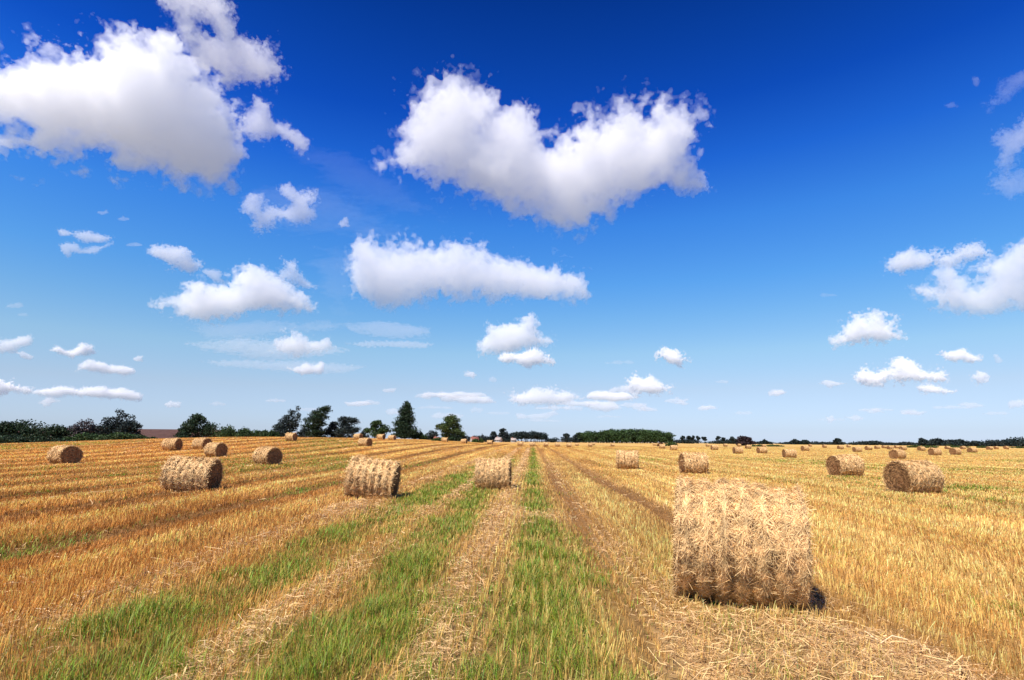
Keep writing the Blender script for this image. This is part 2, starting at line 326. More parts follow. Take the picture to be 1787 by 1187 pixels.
cloud('small knobbly cloud right of the long humped cloud', Z5([(640,1045),(660,1020),(690,1025),(692,1055),(660,1060)]), dens=.5)
cloud('faint slanting wisp right of the flat oval cloud', Z5([(705,965),(720,968),(740,990),(720,998)]), dens=.25)
cloud('small flat cloud left of the long humped cloud', Z5([(160,1060),(185,1048),(245,1060),(200,1072)]), dens=.4)
cloud('small low cloud below and left of the domed cloud', Z5([(0,1090),(30,1078),(60,1085),(40,1098),(5,1100)]), dens=.45)
cloud('thin torn cloud at the upper right edge', Z5([(715,310),(720,280),(760,265),(790,230),(830,200),(850,200),(850,330),(770,350),(740,400),(725,380)]), dens=.3, rough=2.1)
cloud('wisp slanting up into the right edge, above the thin torn cloud', Z5([(680,180),(720,160),(730,115),(770,95),(830,65),(850,70),(830,110),(770,150),(710,195)]), dens=.15, rough=2.2)
cloud('tiny wisp left of the slanting wisp at the upper right', Z5([(630,100),(665,98),(668,115),(650,125)]), dens=.1, rough=2.0)
cloud('loose veil hanging below the thin torn cloud at the right edge', Z5([(690,440),(740,400),(800,400),(850,420),(850,470),(760,470)]), dens=.12, rough=2.2)
for q, L in [([(300,1143),(340,1137),(365,1150),(320,1155)], 'faint low strip over the right end of the small trees'), ([(410,1145),(450,1140),(495,1148),(480,1160),(420,1158)], 'faint low strip below the long humped cloud'), ([(585,1125),(640,1120),(680,1130),(640,1138)], 'faint low strip below the knobbly cloud'),
             ([(740,1118),(790,1110),(830,1115),(830,1132),(760,1135)], 'faint low cloud at the right edge, near the horizon'), ([(180,1165),(205,1160),(215,1175),(190,1185)], 'faint low puff near the small distant trees'), ([(240,1165),(280,1160),(305,1172),(270,1180)], 'faint flat puff beside the faint low puff')]:
    cloud(L, Z5(q), dens=.22)

# thin high veils: flat, stretched sheets of very thin vapour
for q, L, g in [([(330,575),(420,560),(520,556),(600,566),(560,580),(450,590),(360,592)], 'thin streaky veil under the round-topped cloud, upper streak', .09), ([(325,600),(420,590),(520,600),(610,612),(560,625),(440,622),(350,612)], 'thin streaky veil under the round-topped cloud, middle streak', .10),
             ([(340,628),(450,626),(560,634),(640,640),(600,650),(480,648),(380,640)], 'thin streaky veil under the round-topped cloud, lower streak', .08), ([(600,568),(680,560),(755,572),(750,590),(660,588),(610,580)], 'thin veil left of the peaked white cloud, upper streak', .10),
             ([(590,598),(680,594),(758,600),(740,608),(640,608)], 'thin veil left of the peaked white cloud, lower streak', .09), ([(440,330),(560,320),(640,350),(720,400),(700,440),(600,420),(500,380)], 'faint veil between the horned cloud and the long flat cloud', .05),
             ([(500,260),(600,270),(700,320),(780,380),(700,370),(600,330)], 'faint veil below the left side of the heart shaped cumulus', .04), ([(540,455),(600,440),(640,400),(600,540),(560,520)], 'faint veil at the left end of the long flat cloud', .05)]:
    cloud(L, q, dens=g * 1.5, rough=2.0, deep=.5, stretch=(3.2, .8, 1), vox=2.2, group='thin veils of high cloud')
# more of the small clouds low down
_lows = [(1065,694,95,20,.5),(1010,706,90,13,.35),(1105,708,52,11,.3),(965,713,70,9,.3),(905,700,40,12,.3),(790,690,110,14,.4),(735,692,26,10,.3),(1085,683,60,14,.35),(700,722,50,7,.25),(620,738,44,6,.2),(760,712,70,7,.2),(870,722,60,7,.22),(950,735,70,6,.2),(1060,728,50,6,.22),(1130,716,40,9,.3),(1180,700,44,9,.35),(1235,712,36,10,.3),(1300,722,40,7,.2),(1355,686,34,9,.35),(1450,733,60,6,.15),(1530,716,70,8,.2),(1590,722,44,8,.22),(1660,712,80,7,.2),(1740,722,60,7,.2),(540,716,50,8,.22),(380,706,36,8,.2),
         (90,700,40,12,.2),(480,700,40,8,.3),(640,704,60,9,.3),(820,655,22,14,.3),(860,664,16,10,.2),(1085,634,60,8,.12),(1260,667,26,7,.2),(1445,516,34,8,.12),(1130,770-55,30,8,.2),(180,372,22,9,.25),(215,383,24,8,.2),(235,428,30,9,.25),(600,392,20,18,.4),(1660,185,26,12,.07),(25,535,40,12,.15),(40,550,24,9,.12)]
for k, (a, b, w, h, g) in enumerate(_lows):
    r = np.random.RandomState(k + 40); t = np.linspace(0, 2 * np.pi, 12, endpoint=False)
    pts = [(a + math.cos(i) * w / 2 * r.uniform(.75, 1.1), b - math.sin(i) * h / 2 * (r.uniform(.8, 1.5) if math.sin(i) > 0 else .55)) for i in t]
    cloud('faint tiny cloud among the many low over the horizon' if b > 620 else 'small faint scrap of cloud in the blue', pts, dens=g, group=LOWG if b > 620 else 'faint scraps of cloud in the blue')
# ------------------------------------------------------------------ the stubble field: rows run along Y
rng = np.random.RandomState(7)
def bump(u, c, w): return np.exp(-((u - c) / w) ** 2)
def wob(y, s): return 0.16 * (vnoise(y * 0.16, y * 0 + s, 3) - 0.5) + 0.10 * (vnoise(y * 0.7, y * 0 + s + 9, 4) - 0.5)
def zones(x, y):
    """amounts of green grass, loose straw, wheel track at a place on the field"""
    u = x + wob(y, 1.5); near = 1 - sstep(25, 75, y); f = lambda s, a=.45, b=.9: vnoise(x * b + s, y * a + s, int(s) + 5)
    patch = 0.25 + 1.25 * f(3, .5, .8) * (0.55 + 0.9 * f(40, 1.9, 2.2))
    g = ((.42 + .10 * near) / np.maximum(patch, .2) * bump(u, 0.06, 0.34) + .6 * bump(u, 0.04, 0.40) * (1 - .45 * sstep(40, 120, y)) + 1.25 * bump(u, -1.72, 0.50) * near + 1.05 * bump(u, -3.35, 0.75) * near + 0.5 * bump(u, -7.9, 0.5) * near * f(22, .25, .5)
         + 0.6 * bump(u, 2.1, 0.8) * near * (1 - sstep(5, 13, y)) + 0.75 * bump(u, 0.45, 0.55) * (1 - sstep(6, 18, y)) + 0.5 * bump(u, -0.8, 0.7) * (1 - sstep(5, 10, y)) + .5 * bump(u, -3.9, 1.0) * (1 - sstep(5, 9, y))) * patch
    g = g + 0.42 * sstep(.60, .85, vnoise(x * .12 + 11, y * .05 + 5, 21)) * sstep(6, 12, np.abs(u)) * (.4 + f(61, .8, .8)) + 0.28 * sstep(.72, .95, vnoise(x * .8 + 7, y * .3, 31)) * near
    l = (1.0 * bump(u, -0.82, 0.30) * (0.35 + f(5, .6, .7)) + 0.95 * bump(u, -2.5, 0.30) * (0.25 + 1.1 * f(6, .45, .7)) + 0.85 * bump(u, -4.7, 0.42) * (0.2 + f(7, .4, .6)) + 0.45 * bump(u, 1.45, 0.33) * (0.1 + f(8, .5, .8)) * near)
    r = np.hypot((x - 2.35) / 1.35, (y - 5.1) / 1.15); l = l + 1.1 * (1 - sstep(.55, 1.15, r + .5 * (f(9, 1.3, 1.3) - .5)))
    r = np.hypot((x + .15) / 1.1, (y - 13.9) / 1.5); l = l + .8 * (1 - sstep(.5, 1.2, r))
    r = np.hypot((x + 4.0) / 1.6, (y - 15) / 2.4); l = l + .6 * (1 - sstep(.5, 1.2, r))
    t = 1.0 * bump(u, 1.07, 0.27) * (.5 + .5 * sstep(7, 14, y)) + 1.1 * bump(u, 3.2, 0.36) * (.35 + .65 * sstep(5.5, 9, y)) * (1 - .4 * sstep(60, 200, y)) + 0.5 * bump(u, -2.35, 0.4) * sstep(14, 30, y) + .5 * bump(u, -.6, .28) * sstep(25, 45, y)
    # beyond the middle lane the combine's passes repeat
    p = np.mod(u + 7.75 + 1.85, 3.7) - 1.85; L = sstep(5.6, 7.0, -u)
    t = t + L * 0.95 * bump(p, 0, 0.42) * (.35 + .9 * f(13, .07, .3)); l = l + L * 0.75 * bump(p, 1.5, 0.5) * f(14, .12, .4)
    g = g + L * 0.25 * bump(p, -.4, .35) * near * f(15, .4, .5)
    q = np.mod(u - 4.4 + 1.6, 3.2) - 1.6; Rr = sstep(3.9, 5.0, u)
    t = t + Rr * 0.22 * bump(q, 0, 0.4) * f(16, .06, .3); l = l + Rr * 0.25 * bump(q, 1.4, 0.5) * f(17, .1, .4); g = g + Rr * .28 * bump(q, .4, .5) * f(18, .1, .3)
    return np.clip(g, 0, 1.2), np.clip(l, 0, 1.2), np.clip(t, 0, 1)
STRAW_L = np.array([.80, .40, .10]); STRAW_R = np.array([.96, .60, .19]); LITTER = np.array([.90, .60, .28]); SOIL = np.array([.085, .042, .018]); GREEN = np.array([.185, .29, .025])
def swath(x, y):
    """the combine's passes: browner where the header's edges ran, paler where the straw fell"""
    u = x + wob(y, 1.5); L = sstep(4.8, 6.5, -u); Rr = sstep(3.9, 5.5, u); nz = .35 + 1.1 * vnoise(x * .05 + 9, y * .09 + 3, 33)
    b = np.cos(2 * np.pi * (u + 7.75) / 3.7) + .35 * np.cos(2 * np.pi * (u + 7.75) / 1.23 + 1)
    c = np.cos(2 * np.pi * (u - 4.4) / 3.2)
    return 1 - (L * .36 * b + Rr * .10 * c) * nz
def straw_colour(x, y):
    k = sstep(-.55, .45, x / np.maximum(y, 4.0) + .35 * (vnoise(x * .06, y * .04, 77) - .5))[..., None]
    return STRAW_L * (1 - k) + STRAW_R * k
def field_colour(x, y):
    """colour of the ground sheet: straw bits over soil, browner in the tracks"""
    sw = swath(x, y)[..., None]; g, l, t = zones(x, y); g, l, t = [np.clip(a, 0, 1)[..., None] for a in (g, l, t)]
    d = np.hypot(x, y)[..., None]; far = sstep(18, 70, d)
    base = (SOIL * 1.2 + (.14 + .22 * sstep(2.5, 6, x)[..., None]) * straw_colour(x, y)) * (1 - far) + straw_colour(x, y) * (.50 + .12 * (vnoise(x * .03, y * .012, 91)[..., None])) * far
    base = base * (1 + (sw - 1) * far); base = base * (1 - .55 * t) + np.array([.17, .075, .025]) * .55 * t
    base = base * (1 - .6 * l) + LITTER * (.62 + .2 * far) * .6 * l
    base = base * (1 - .5 * g) + np.array([.11, .13, .025]) * .5 * g
    # beyond this farm: mostly unseen land, greyed to bounce light under the clouds
    ang = np.abs(np.arctan2(x, y)); away = np.maximum(sstep(700, 1100, np.hypot(x, y)), sstep(60, 200, np.hypot(x, y)) * sstep(1.0, 1.3, ang))[..., None]
    plots = .6 + .8 * vnoise(x * .0021, y * .0027, 95)[..., None]
    return base * (1 - away) + np.array([.17, .165, .15]) * plots * away
def axis(lo, hi, fine_lo, fine_hi, step, grow=1.22):
    a = list(np.arange(fine_lo, fine_hi + 1e-6, step)); s = step
    while a[-1] < hi: s *= grow; a.append(a[-1] + s)
    b = [a[0]]; s = step
    while b[-1] > lo: s *= grow; b.append(b[-1] - s)
    return np.array(b[::-1][:-1] + a)
gx = axis(-6e4, 6e4, -34, 34, 0.16); gy1 = axis(-6e4, 40, 2, 40, 0.3); gy1 = gy1[gy1 <= 40.2]; gy = np.concatenate([gy1, axis(40, 6e4, 41, 330, 1.4)[axis(40, 6e4, 41, 330, 1.4) > 40.6]])
GX, GY = np.meshgrid(gx, gy, indexing='ij')
_g, _l, _t = zones(GX, GY); _nr = (1 - sstep(60, 110, np.hypot(GX, GY)))
GZ = relief(GX, GY) + _nr * (-.05 * _t + .03 * _l + .035 * (vnoise(GX * 1.7, GY * 1.1, 51) - .5) + .03 * (vnoise(GX * 5, GY * 4, 52) - .5))
_i = np.arange(GX.size).reshape(GX.shape)
_q = np.stack([_i[:-1, :-1], _i[1:, :-1], _i[1:, 1:], _i[:-1, 1:]], -1).reshape(-1, 4)
m_field, n, l = mat_nodes('stubble_ground')
out = n.new('ShaderNodeOutputMaterial'); b = n.new('ShaderNodeBsdfPrincipled'); at = n.new('ShaderNodeAttribute'); at.attribute_name = 'col'
tc = n.new('ShaderNodeTexCoord')
def field_noise(scale, detail, lo, hi, vec):
    mp = n.new('ShaderNodeMapping'); mp.inputs['Scale'].default_value = vec; l.new(tc.outputs['Object'], mp.inputs['Vector'])
    z = n.new('ShaderNodeTexNoise'); z.inputs['Scale'].default_value = scale; z.inputs['Detail'].default_value = detail; z.inputs['Roughness'].default_value = .65; l.new(mp.outputs[0], z.inputs['Vector'])
    r = n.new('ShaderNodeMapRange'); r.inputs['From Min'].default_value = .3; r.inputs['From Max'].default_value = .7; r.inputs['To Min'].default_value = lo; r.inputs['To Max'].default_value = hi
    l.new(z.outputs['Fac'], r.inputs['Value']); return r.outputs[0], z
f1, z1 = field_noise(9.0, 8, .55, 1.45, (1, .6, 1)); f2, z2 = field_noise(.35, 7, .78, 1.2, (1, .22, 1)); f3, z3 = field_noise(.02, 5, .85, 1.14, (1, .5, 1))
c = at.outputs['Color']
for f in (f1, f2, f3):
    mx = n.new('ShaderNodeMix'); mx.data_type = 'RGBA'; mx.blend_type = 'MULTIPLY'; mx.inputs['Factor'].default_value = 1
    l.new(c, mx.inputs[6]); l.new(f, mx.inputs[7]); c = mx.outputs[2]
bp = n.new('ShaderNodeBump'); bp.inputs['Strength'].default_value = .7; bp.inputs['Distance'].default_value = .06; l.new(z1.outputs['Fac'], bp.inputs['Height']); l.new(bp.outputs[0], b.inputs['Normal'])
l.new(c, b.inputs['Base Color']); b.inputs['Roughness'].default_value = .95; b.inputs['Specular IOR Level'].default_value = .1; l.new(b.outputs[0], out.inputs['Surface'])
field = new_obj('field', make_mesh('field', np.stack([GX, GY, GZ], -1).reshape(-1, 3), _q, m_field, field_colour(GX, GY).reshape(-1, 3), smooth=True)); tag(field, kind='structure')
def ground_z(x, y):
    g, l_, t = zones(x, y)
    return relief(x, y) + (1 - sstep(60, 110, np.hypot(x, y))) * (-.05 * t + .03 * l_ + .035 * (vnoise(x * 1.7, y * 1.1, 51) - .5))

def scatter(n0, d0, power, dmin, dmax, seed, edge=1.02):
    """points in the wedge the lens covers; n0 per square metre up to distance d0, thinning as distance^-power"""
    r = np.random.RandomState(seed); X = []; Y = []
    e = np.geomspace(dmin, dmax, 60)
    for a, c in zip(e[:-1], e[1:]):
        mid = (a + c) / 2; n = n0 * min(1, (d0 / mid) ** power) * (c - a) * 2 * (edge * mid + 3.0)
        n = int(n + r.rand()); y = r.uniform(a, c, n); w = edge * y + 3.0
        X.append(r.uniform(-1, 1, n) * w - .0 * y); Y.append(y)
    return np.concatenate(X), np.concatenate(Y)
def blades(B, D, A, Wd, col, bend=None, taper=.75):
    """thin strips: base points B, length vectors D, side directions A (unit), widths; with bend a two-piece curved leaf with a point"""
    A = A * Wd[:, None] / 2; n = len(B)
    if bend is None:
        V = np.stack([B - A, B + A, B + D + A * taper, B + D - A * taper], 1).reshape(-1, 3)
        return V, [np.arange(4 * n).reshape(n, 4)], np.repeat(col, 4, 0)
    M = B + D * .55
    V = np.stack([B - A, B + A, M + A * .8, M - A * .8, B + D + bend], 1).reshape(-1, 3); k = np.arange(n)[:, None] * 5
    return V, [k + np.array([0, 1, 2, 3]), k + np.array([3, 2, 4])], np.repeat(col, 5, 0)
def unit(a): return a / np.maximum(np.linalg.norm(a, axis=-1, keepdims=True), 1e-9)
m_straw = mat_col('dry_straw', .42, .5, .32); m_grass = mat_col('green_grass', .5, .3, .35)
BALE_SPOTS = []
def keep_off(x, y):
    k = np.ones(len(x), bool)
    for bx, by, r in BALE_SPOTS: k &= np.hypot(x - bx, y - by) > r
    return k
def build_stubble():
    x, y = scatter(1500, 6.5, 1.28, 3.2, 210, 11)
    n = len(x); row = .135                                            # drilled rows
    x = np.where(rng.rand(n) < .9, np.round(x / row) * row + rng.normal(0, .012, n), x)
    g, l_, t = zones(x, y); d = np.hypot(x, y)
    clump = vnoise(x * 3.1, y * 2.3, 61)
    p = (1 - .6 * np.clip(t, 0, 1)) * (1 - .72 * np.clip(l_, 0, 1)) * (1 - .55 * np.clip(g, 0, 1)) * (.72 + .5 * clump)
    k = (rng.rand(n) < p) & keep_off(x, y); x, y, d, t, g, clump = x[k], y[k], d[k], t[k], g[k], clump[k]; n = len(x)
    h = rng.normal(.118, .032, n).clip(.04, .28) * (1 - .3 * sstep(10, 40, d)) * (1 - .6 * t) * (.9 + .2 * clump)
    gx_, gy_ = vnoise(x * .8, y * .6, 62) - .5, vnoise(x * .8 + 50, y * .6, 63) - .5
    lean = np.stack([.45 * gx_ + rng.normal(0, .2, n) + .10, .45 * gy_ + rng.normal(0, .2, n), np.ones(n)], 1); D = unit(lean) * h[:, None]
    a = rng.rand(n) * np.pi; A = np.stack([np.cos(a), np.sin(a), 0 * a], 1)
    wd = np.maximum(.0048, d * .0008) * rng.uniform(.7, 1.4, n)
    rid = np.round(x / (row * np.maximum(1, np.round(d / 16))))                # whole rows run paler or browner
    c = straw_colour(x, y) * (rng.gamma(8, .125, n).clip(.35, 1.9) * (.62 + .76 * vnoise(rid * .91 + 3, y * .045, 67)))[:, None]
    c = c * (1 - .30 * np.clip(g, 0, 1)[:, None]) + np.array([.30, .30, .07]) * .30 * np.clip(g, 0, 1)[:, None]
    c = c * swath(x, y)[:, None] * np.where(swath(x, y)[:, None] < 1, np.array([[1.0, .93, .86]]), 1.0)
    dark = rng.rand(n) < .16; c[dark] *= np.array([.5, .42, .36])
    c = c * (1 - .75 * t[:, None]) + np.array([.30, .125, .032]) * .75 * t[:, None] * rng.uniform(.6, 1.3, n)[:, None]
    B = np.stack([x, y, ground_z(x, y) - .015], 1)
    V, Fq, C = blades(B, D, A, wd, c.clip(.01, .9))
    tag(new_obj('stubble', make_mesh('stubble', V, Fq, m_straw, C)), kind='stuff', label='cut straw stubble standing in rows over the whole field')
def build_grass():
    x, y = scatter(1500, 6.5, 1.5, 3.2, 120, 13); n = len(x)
    g, l_, t = zones(x, y); cl = vnoise(x * 2.6, y * 2.0, 65) * (.35 + vnoise(x * 7, y * 6, 66))
    k = (rng.rand(n) < np.clip(g, 0, 1.1) ** 1.4 * (.14 + 1.9 * cl) * (1 - .5 * np.clip(l_, 0, 1))) & keep_off(x, y); x, y, g, cl = x[k], y[k], g[k], cl[k]; n = len(x); d = np.hypot(x, y)
    h = (.08 + .19 * cl * g + rng.normal(0, .025, n)).clip(.04, .32)
    a = rng.rand(n) * 2 * np.pi; ou = np.stack([np.cos(a), np.sin(a), 0 * a], 1)
    D = unit(ou * rng.uniform(.05, .6, n)[:, None] + np.array([0, 0, 1.])) * h[:, None]; bend = ou * (h * rng.uniform(.05, .45, n))[:, None] - np.array([0, 0, 1.]) * (h * rng.uniform(0, .25, n))[:, None]
    A = np.stack([-np.sin(a), np.cos(a), 0 * a], 1)
    c = GREEN * rng.uniform(.55, 1.5, n)[:, None]; yl = rng.rand(n)[:, None]; c = np.where(yl < .32, c * .3 + np.array([.36, .30, .07]) * .8, c); c[:, 0] *= rng.uniform(.7, 1.5, n)
    V, Fq, C = blades(np.stack([x, y, ground_z(x, y) - .01], 1), D, A, np.maximum(.006, d * .0011) * rng.uniform(.7, 1.3, n), c.clip(.005, .8), bend)
    tag(new_obj('grass', make_mesh('grass', V, Fq, m_grass, C)), kind='stuff', label='green grass and weeds growing in strips between the stubble')
def build_litter():
    x, y = scatter(1150, 6.5, 1.3, 3.2, 110, 17); n = len(x)
    g, l_, t = zones(x, y)
    for bx, by, br in BALE_SPOTS:
        if by < 45: l_ = l_ + .5 * (1 - sstep(.7, 1.3, np.hypot(x - bx, y - by)))
    k = (rng.rand(n) < np.clip(l_, 0, 1) * .95 + .05 * (1 - t) + .16 * sstep(2.5, 5, x)) & keep_off(x, y); x, y, l_ = x[k], y[k], np.clip(l_[k], 0, 1); n = len(x); d = np.hypot(x, y)
    L = (rng.gamma(2.4, .05, n)).clip(.03, .40); a = rng.rand(n) * 2 * np.pi; tilt = rng.normal(.08, .20, n)
    D = np.stack([np.cos(a) * np.cos(tilt), np.sin(a) * np.cos(tilt), np.sin(tilt)], 1) * L[:, None]
    A = unit(np.cross(D, np.stack([rng.normal(0, .5, n), rng.normal(0, .5, n), np.ones(n)], 1)))
    z = ground_z(x, y) + .008 + rng.rand(n) ** 1.6 * (.02 + .08 * l_)
    c = LITTER * rng.uniform(.45, 1.25, n)[:, None] * np.where(x < -3.6, .86, 1.0)[:, None]; old = rng.rand(n) < .28; c[old] *= np.array([.6, .5, .42])
    wd = np.maximum(.0045, d * .0010) * rng.uniform(.6, 1.4, n)
    # each straw is bent or snapped somewhere along its length
    P0 = np.stack([x, y, z], 1) - D / 2; P1 = P0 + D * rng.uniform(.35, .65, n)[:, None] + A * (L * rng.normal(0, .10, n))[:, None] + np.array([0, 0, 1.]) * (L * rng.normal(0, .07, n))[:, None]; P2 = P0 + D
    S_ = A * wd[:, None] / 2; V = np.stack([P0 - S_, P0 + S_, P1 + S_, P1 - S_, P2 + S_ * .8, P2 - S_ * .8], 1).reshape(-1, 3); kk = np.arange(n)[:, None] * 6
    Fq = [np.concatenate([kk + np.array([0, 1, 2, 3]), kk + np.array([3, 2, 4, 5])])]; C = np.repeat(c.clip(.01, .92), 6, 0)
    tag(new_obj('loose_straw', make_mesh('loose_straw', V, Fq, m_straw, C)), kind='stuff', label='loose broken straw lying in pale trails on the ground')
# ------------------------------------------------------------------ round straw bales
m_bale = mat_col('baled_straw', .6, .3, .15, noise=.35, nscale=9); m_end = mat_col('bale_end', .85, .12, .0, noise=.4, nscale=11)
BR, BL = 0.60, 1.20
def side_point(th, s, r):
    """th 0 = top, around the axis X; s along the axis"""
    z = np.cos(th) * r; y = np.sin(th) * r
    z = np.where(z < -BR * .90, -BR * .90 + (z + BR * .90) * .25, z)
    return np.stack([s, y, z + BR * .925], -1)
def side_radius(th, s, seed, lump):
    nb = 6.5; ph = seed * .37
    k = s / BL + .5
    ridge = .5 + .5 * np.cos(2 * np.pi * nb * k + .22 * np.sin(th * 2 + seed) + ph)
    edge = sstep(0, .06, k) * sstep(0, .06, 1 - k)
    rag = vnoise(th * 6 + seed * 3, s * 14, 200 + seed) - .5; big = vnoise(th * 1.4 + seed, s * 2.2 + 5, 230 + seed) - .5
    return BR * (1 - .05 * (1 - edge)) - lump * (.05 * ridge - .05 * rag - .06 * big)
def bale_meshes(seed, n_th, n_s, n_straw, straw_l, straw_w, lump=1.0, tone=1.0):
    r = np.random.RandomState(900 + seed)
    th = np.linspace(0, 2 * np.pi, n_th, endpoint=False); s = np.linspace(-BL / 2, BL / 2, n_s); T, S_ = np.meshgrid(th, s, indexing='ij')
    V = side_point(T, S_, side_radius(T, S_, seed, lump)).reshape(-1, 3); i = np.arange(n_th * n_s).reshape(n_th, n_s); j = np.roll(i, -1, 0)
    q = np.stack([i[:, :-1], j[:, :-1], j[:, 1:], i[:, 1:]], -1).reshape(-1, 4)
    base = np.array([.42, .25, .10]) * tone
    C = base * (.75 + .4 * vnoise(T * 7, S_ * 20, 300 + seed).reshape(-1, 1))
    # straws lying on the rolled side, most of them wound round it, some sticking out
    n = n_straw; t0 = r.rand(n) * 2 * np.pi; s0 = r.uniform(-.5, .5, n) * BL; rad = side_radius(t0, s0, seed, lump)
    P = side_point(t0, s0, rad + .004); tang = np.stack([0 * t0, np.cos(t0), -np.sin(t0)], 1); nor = np.stack([0 * t0, np.sin(t0), np.cos(t0)], 1); ax = np.array([1., 0, 0])
    ang = r.normal(0, .75, n); lift = np.abs(r.normal(0, .09, n)) + .02 + np.where(r.rand(n) < .02, .3, 0)
    D = unit(tang * np.cos(ang)[:, None] * np.where(r.rand(n) < .5, 1, -1)[:, None] + ax * np.sin(ang)[:, None] + nor * lift[:, None]) * (straw_l * r.gamma(4, .25, n))[:, None]
    # along both rims loose ends stick out past the edge
    rim = r.rand(n) < .09; sg = np.where(r.rand(n) < .5, -1., 1.)
    P[rim, 0] = (sg * (BL / 2 - r.rand(n) * .03))[rim]
    Dr = unit(ax * sg[:, None] * np.abs(r.normal(.35, .35, n))[:, None] + tang * r.normal(0, .7, n)[:, None] + nor * r.normal(.05, .25, n)[:, None]) * (straw_l * r.gamma(4, .22, n))[:, None]
    D[rim] = Dr[rim]
    A = unit(np.cross(D, nor + r.normal(0, .45, (n, 3)))); B = P - D * .35
    B[:, 2] = np.maximum(B[:, 2], .01)
    c = np.array([.95, .655, .315]) * (tone * r.uniform(.5, 1.25, n)[:, None]); c = c / np.maximum(1, c[:, :1] / .93); old = r.rand(n) < .2; c[old] *= np.array([.55, .47, .40])
    V2, F2, C2 = blades(B, D, A, straw_w * r.uniform(.7, 1.4, n), c.clip(.01, .92), taper=.85)
    side = make_mesh('bale_side', np.concatenate([V, V2]), [q, F2[0] + len(V)], m_bale, np.concatenate([C, C2]))
    ends = []
    for sg in (-1, 1):
        nr = max(5, n_s // 4); rr = np.linspace(0.02, 1, nr); T, Q = np.meshgrid(th, rr, indexing='ij')
        rim = side_radius(T, np.full(T.shape, sg * BL / 2), seed, lump)
        spiral = vnoise(Q * 16 + T / (2 * np.pi) * 2, T * 3, 400 + seed + sg) - .5
        s_ = sg * (BL / 2 + .035 * (1 - Q ** 2) + .03 * spiral * (1 - Q ** 6) - .012)
        Ve = side_point(T, s_, rim * Q).reshape(-1, 3); i = np.arange(n_th * nr).reshape(n_th, nr); j = np.roll(i, -1, 0)
        qe = np.stack([i[:, :-1], i[:, 1:], j[:, 1:], j[:, :-1]], -1).reshape(-1, 4)
        if sg < 0: qe = qe[:, ::-1]
        cap = np.array([i[::-1, 0] if sg > 0 else i[:, 0]])
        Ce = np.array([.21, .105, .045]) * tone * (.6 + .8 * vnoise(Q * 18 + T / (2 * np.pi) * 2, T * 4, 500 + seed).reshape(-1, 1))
        m = n_straw // 7; q0 = np.sqrt(r.rand(m)) * .97; t1 = r.rand(m) * 2 * np.pi
        P = side_point(t1, np.full(m, sg * (BL / 2 + .02)), q0 * BR * .95); tg = np.stack([0 * t1, np.cos(t1), -np.sin(t1)], 1); rd = np.stack([0 * t1, np.sin(t1), np.cos(t1)], 1)
        a = r.normal(0, .5, m); D = unit(tg * np.cos(a)[:, None] + rd * np.sin(a)[:, None] + np.array([sg, 0, 0]) * np.abs(r.normal(.15, .25, m))[:, None]) * (straw_l * r.gamma(4, .2, m))[:, None]
        A = unit(np.cross(D, np.array([sg, 0, 0]) + r.normal(0, .4, (m, 3)))); B = P - D * .4; B[:, 2] = np.maximum(B[:, 2], .01)
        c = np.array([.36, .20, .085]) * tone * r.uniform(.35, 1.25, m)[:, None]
        V2, F2, C2 = blades(B, D, A, straw_w * r.uniform(.7, 1.3, m), c.clip(.01, .9))
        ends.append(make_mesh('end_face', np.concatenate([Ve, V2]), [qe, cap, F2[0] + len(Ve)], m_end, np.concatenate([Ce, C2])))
    return side, ends
BALE_KINDS = {'hero': [bale_meshes(1, 200, 110, 60000, .08, .0036, 1.15, 1.2)],
              'near': [bale_meshes(2, 110, 64, 13000, .11, .009, 1.35, 1.2), bale_meshes(3, 110, 64, 13000, .11, .009, 1.3, 1.2), bale_meshes(4, 110, 64, 12000, .12, .010, 1.2, 1.05)],
              'mid': [bale_meshes(k, 64, 44, 3200, .14, .017, 1.3, 1.16) for k in (5, 6, 7)],
              'far': [bale_meshes(k, 36, 20, 260, .25, .05, .9, 1.1) for k in (8, 9)]}
def bale_set(seed_kind, k, loc, yaw, scale=1.0, pitch=0.0, roll=0.0, name='straw_bale'):
    side, ends = BALE_KINDS[seed_kind][k % len(BALE_KINDS[seed_kind])]
    o = new_obj(name, side, loc=loc, rot=(roll, pitch, yaw)); o.scale = (scale,) * 3 if not isinstance(scale, tuple) else scale
    for e in ends: new_obj('end_face', e, o)
    return o
def bale(label, px, py, kind='mid', yaw=0.0, k=0, scale=1.0, group=None, dmax=420.0, pitch=0.0, roll=0.0):
    """px, py: where the middle of the bale's near foot meets the ground in the photograph"""
    p = on_ground(px, py, dmax); d = np.array([p[0], p[1]]); L = np.linalg.norm(d)
    # the foot seen is the near side: the axis lies behind it
    p2 = d + d / L * (.30 if kind != 'far' else .2); z = float(ground_z(np.array([p2[0]]), np.array([p2[1]]))[0])
    r = np.random.RandomState(int(px * 3 + py) % 9999)
    if scale == 1.0: scale = (r.uniform(.94, 1.08), r.uniform(1.0, 1.12), r.uniform(.92, 1.03))
    if kind in ('mid', 'far'): yaw += r.normal(0, 3.5); pitch += R(r.normal(0, 1.3))
    o = bale_set(kind, k, (p2[0], p2[1], z - .03), R(yaw), scale, pitch, roll)
    tag(o, label, 'straw bale', group or 'round straw bales scattered over the field'); BALE_SPOTS.append((p2[0], p2[1], .62 if kind != 'hero' else .66))
    return o
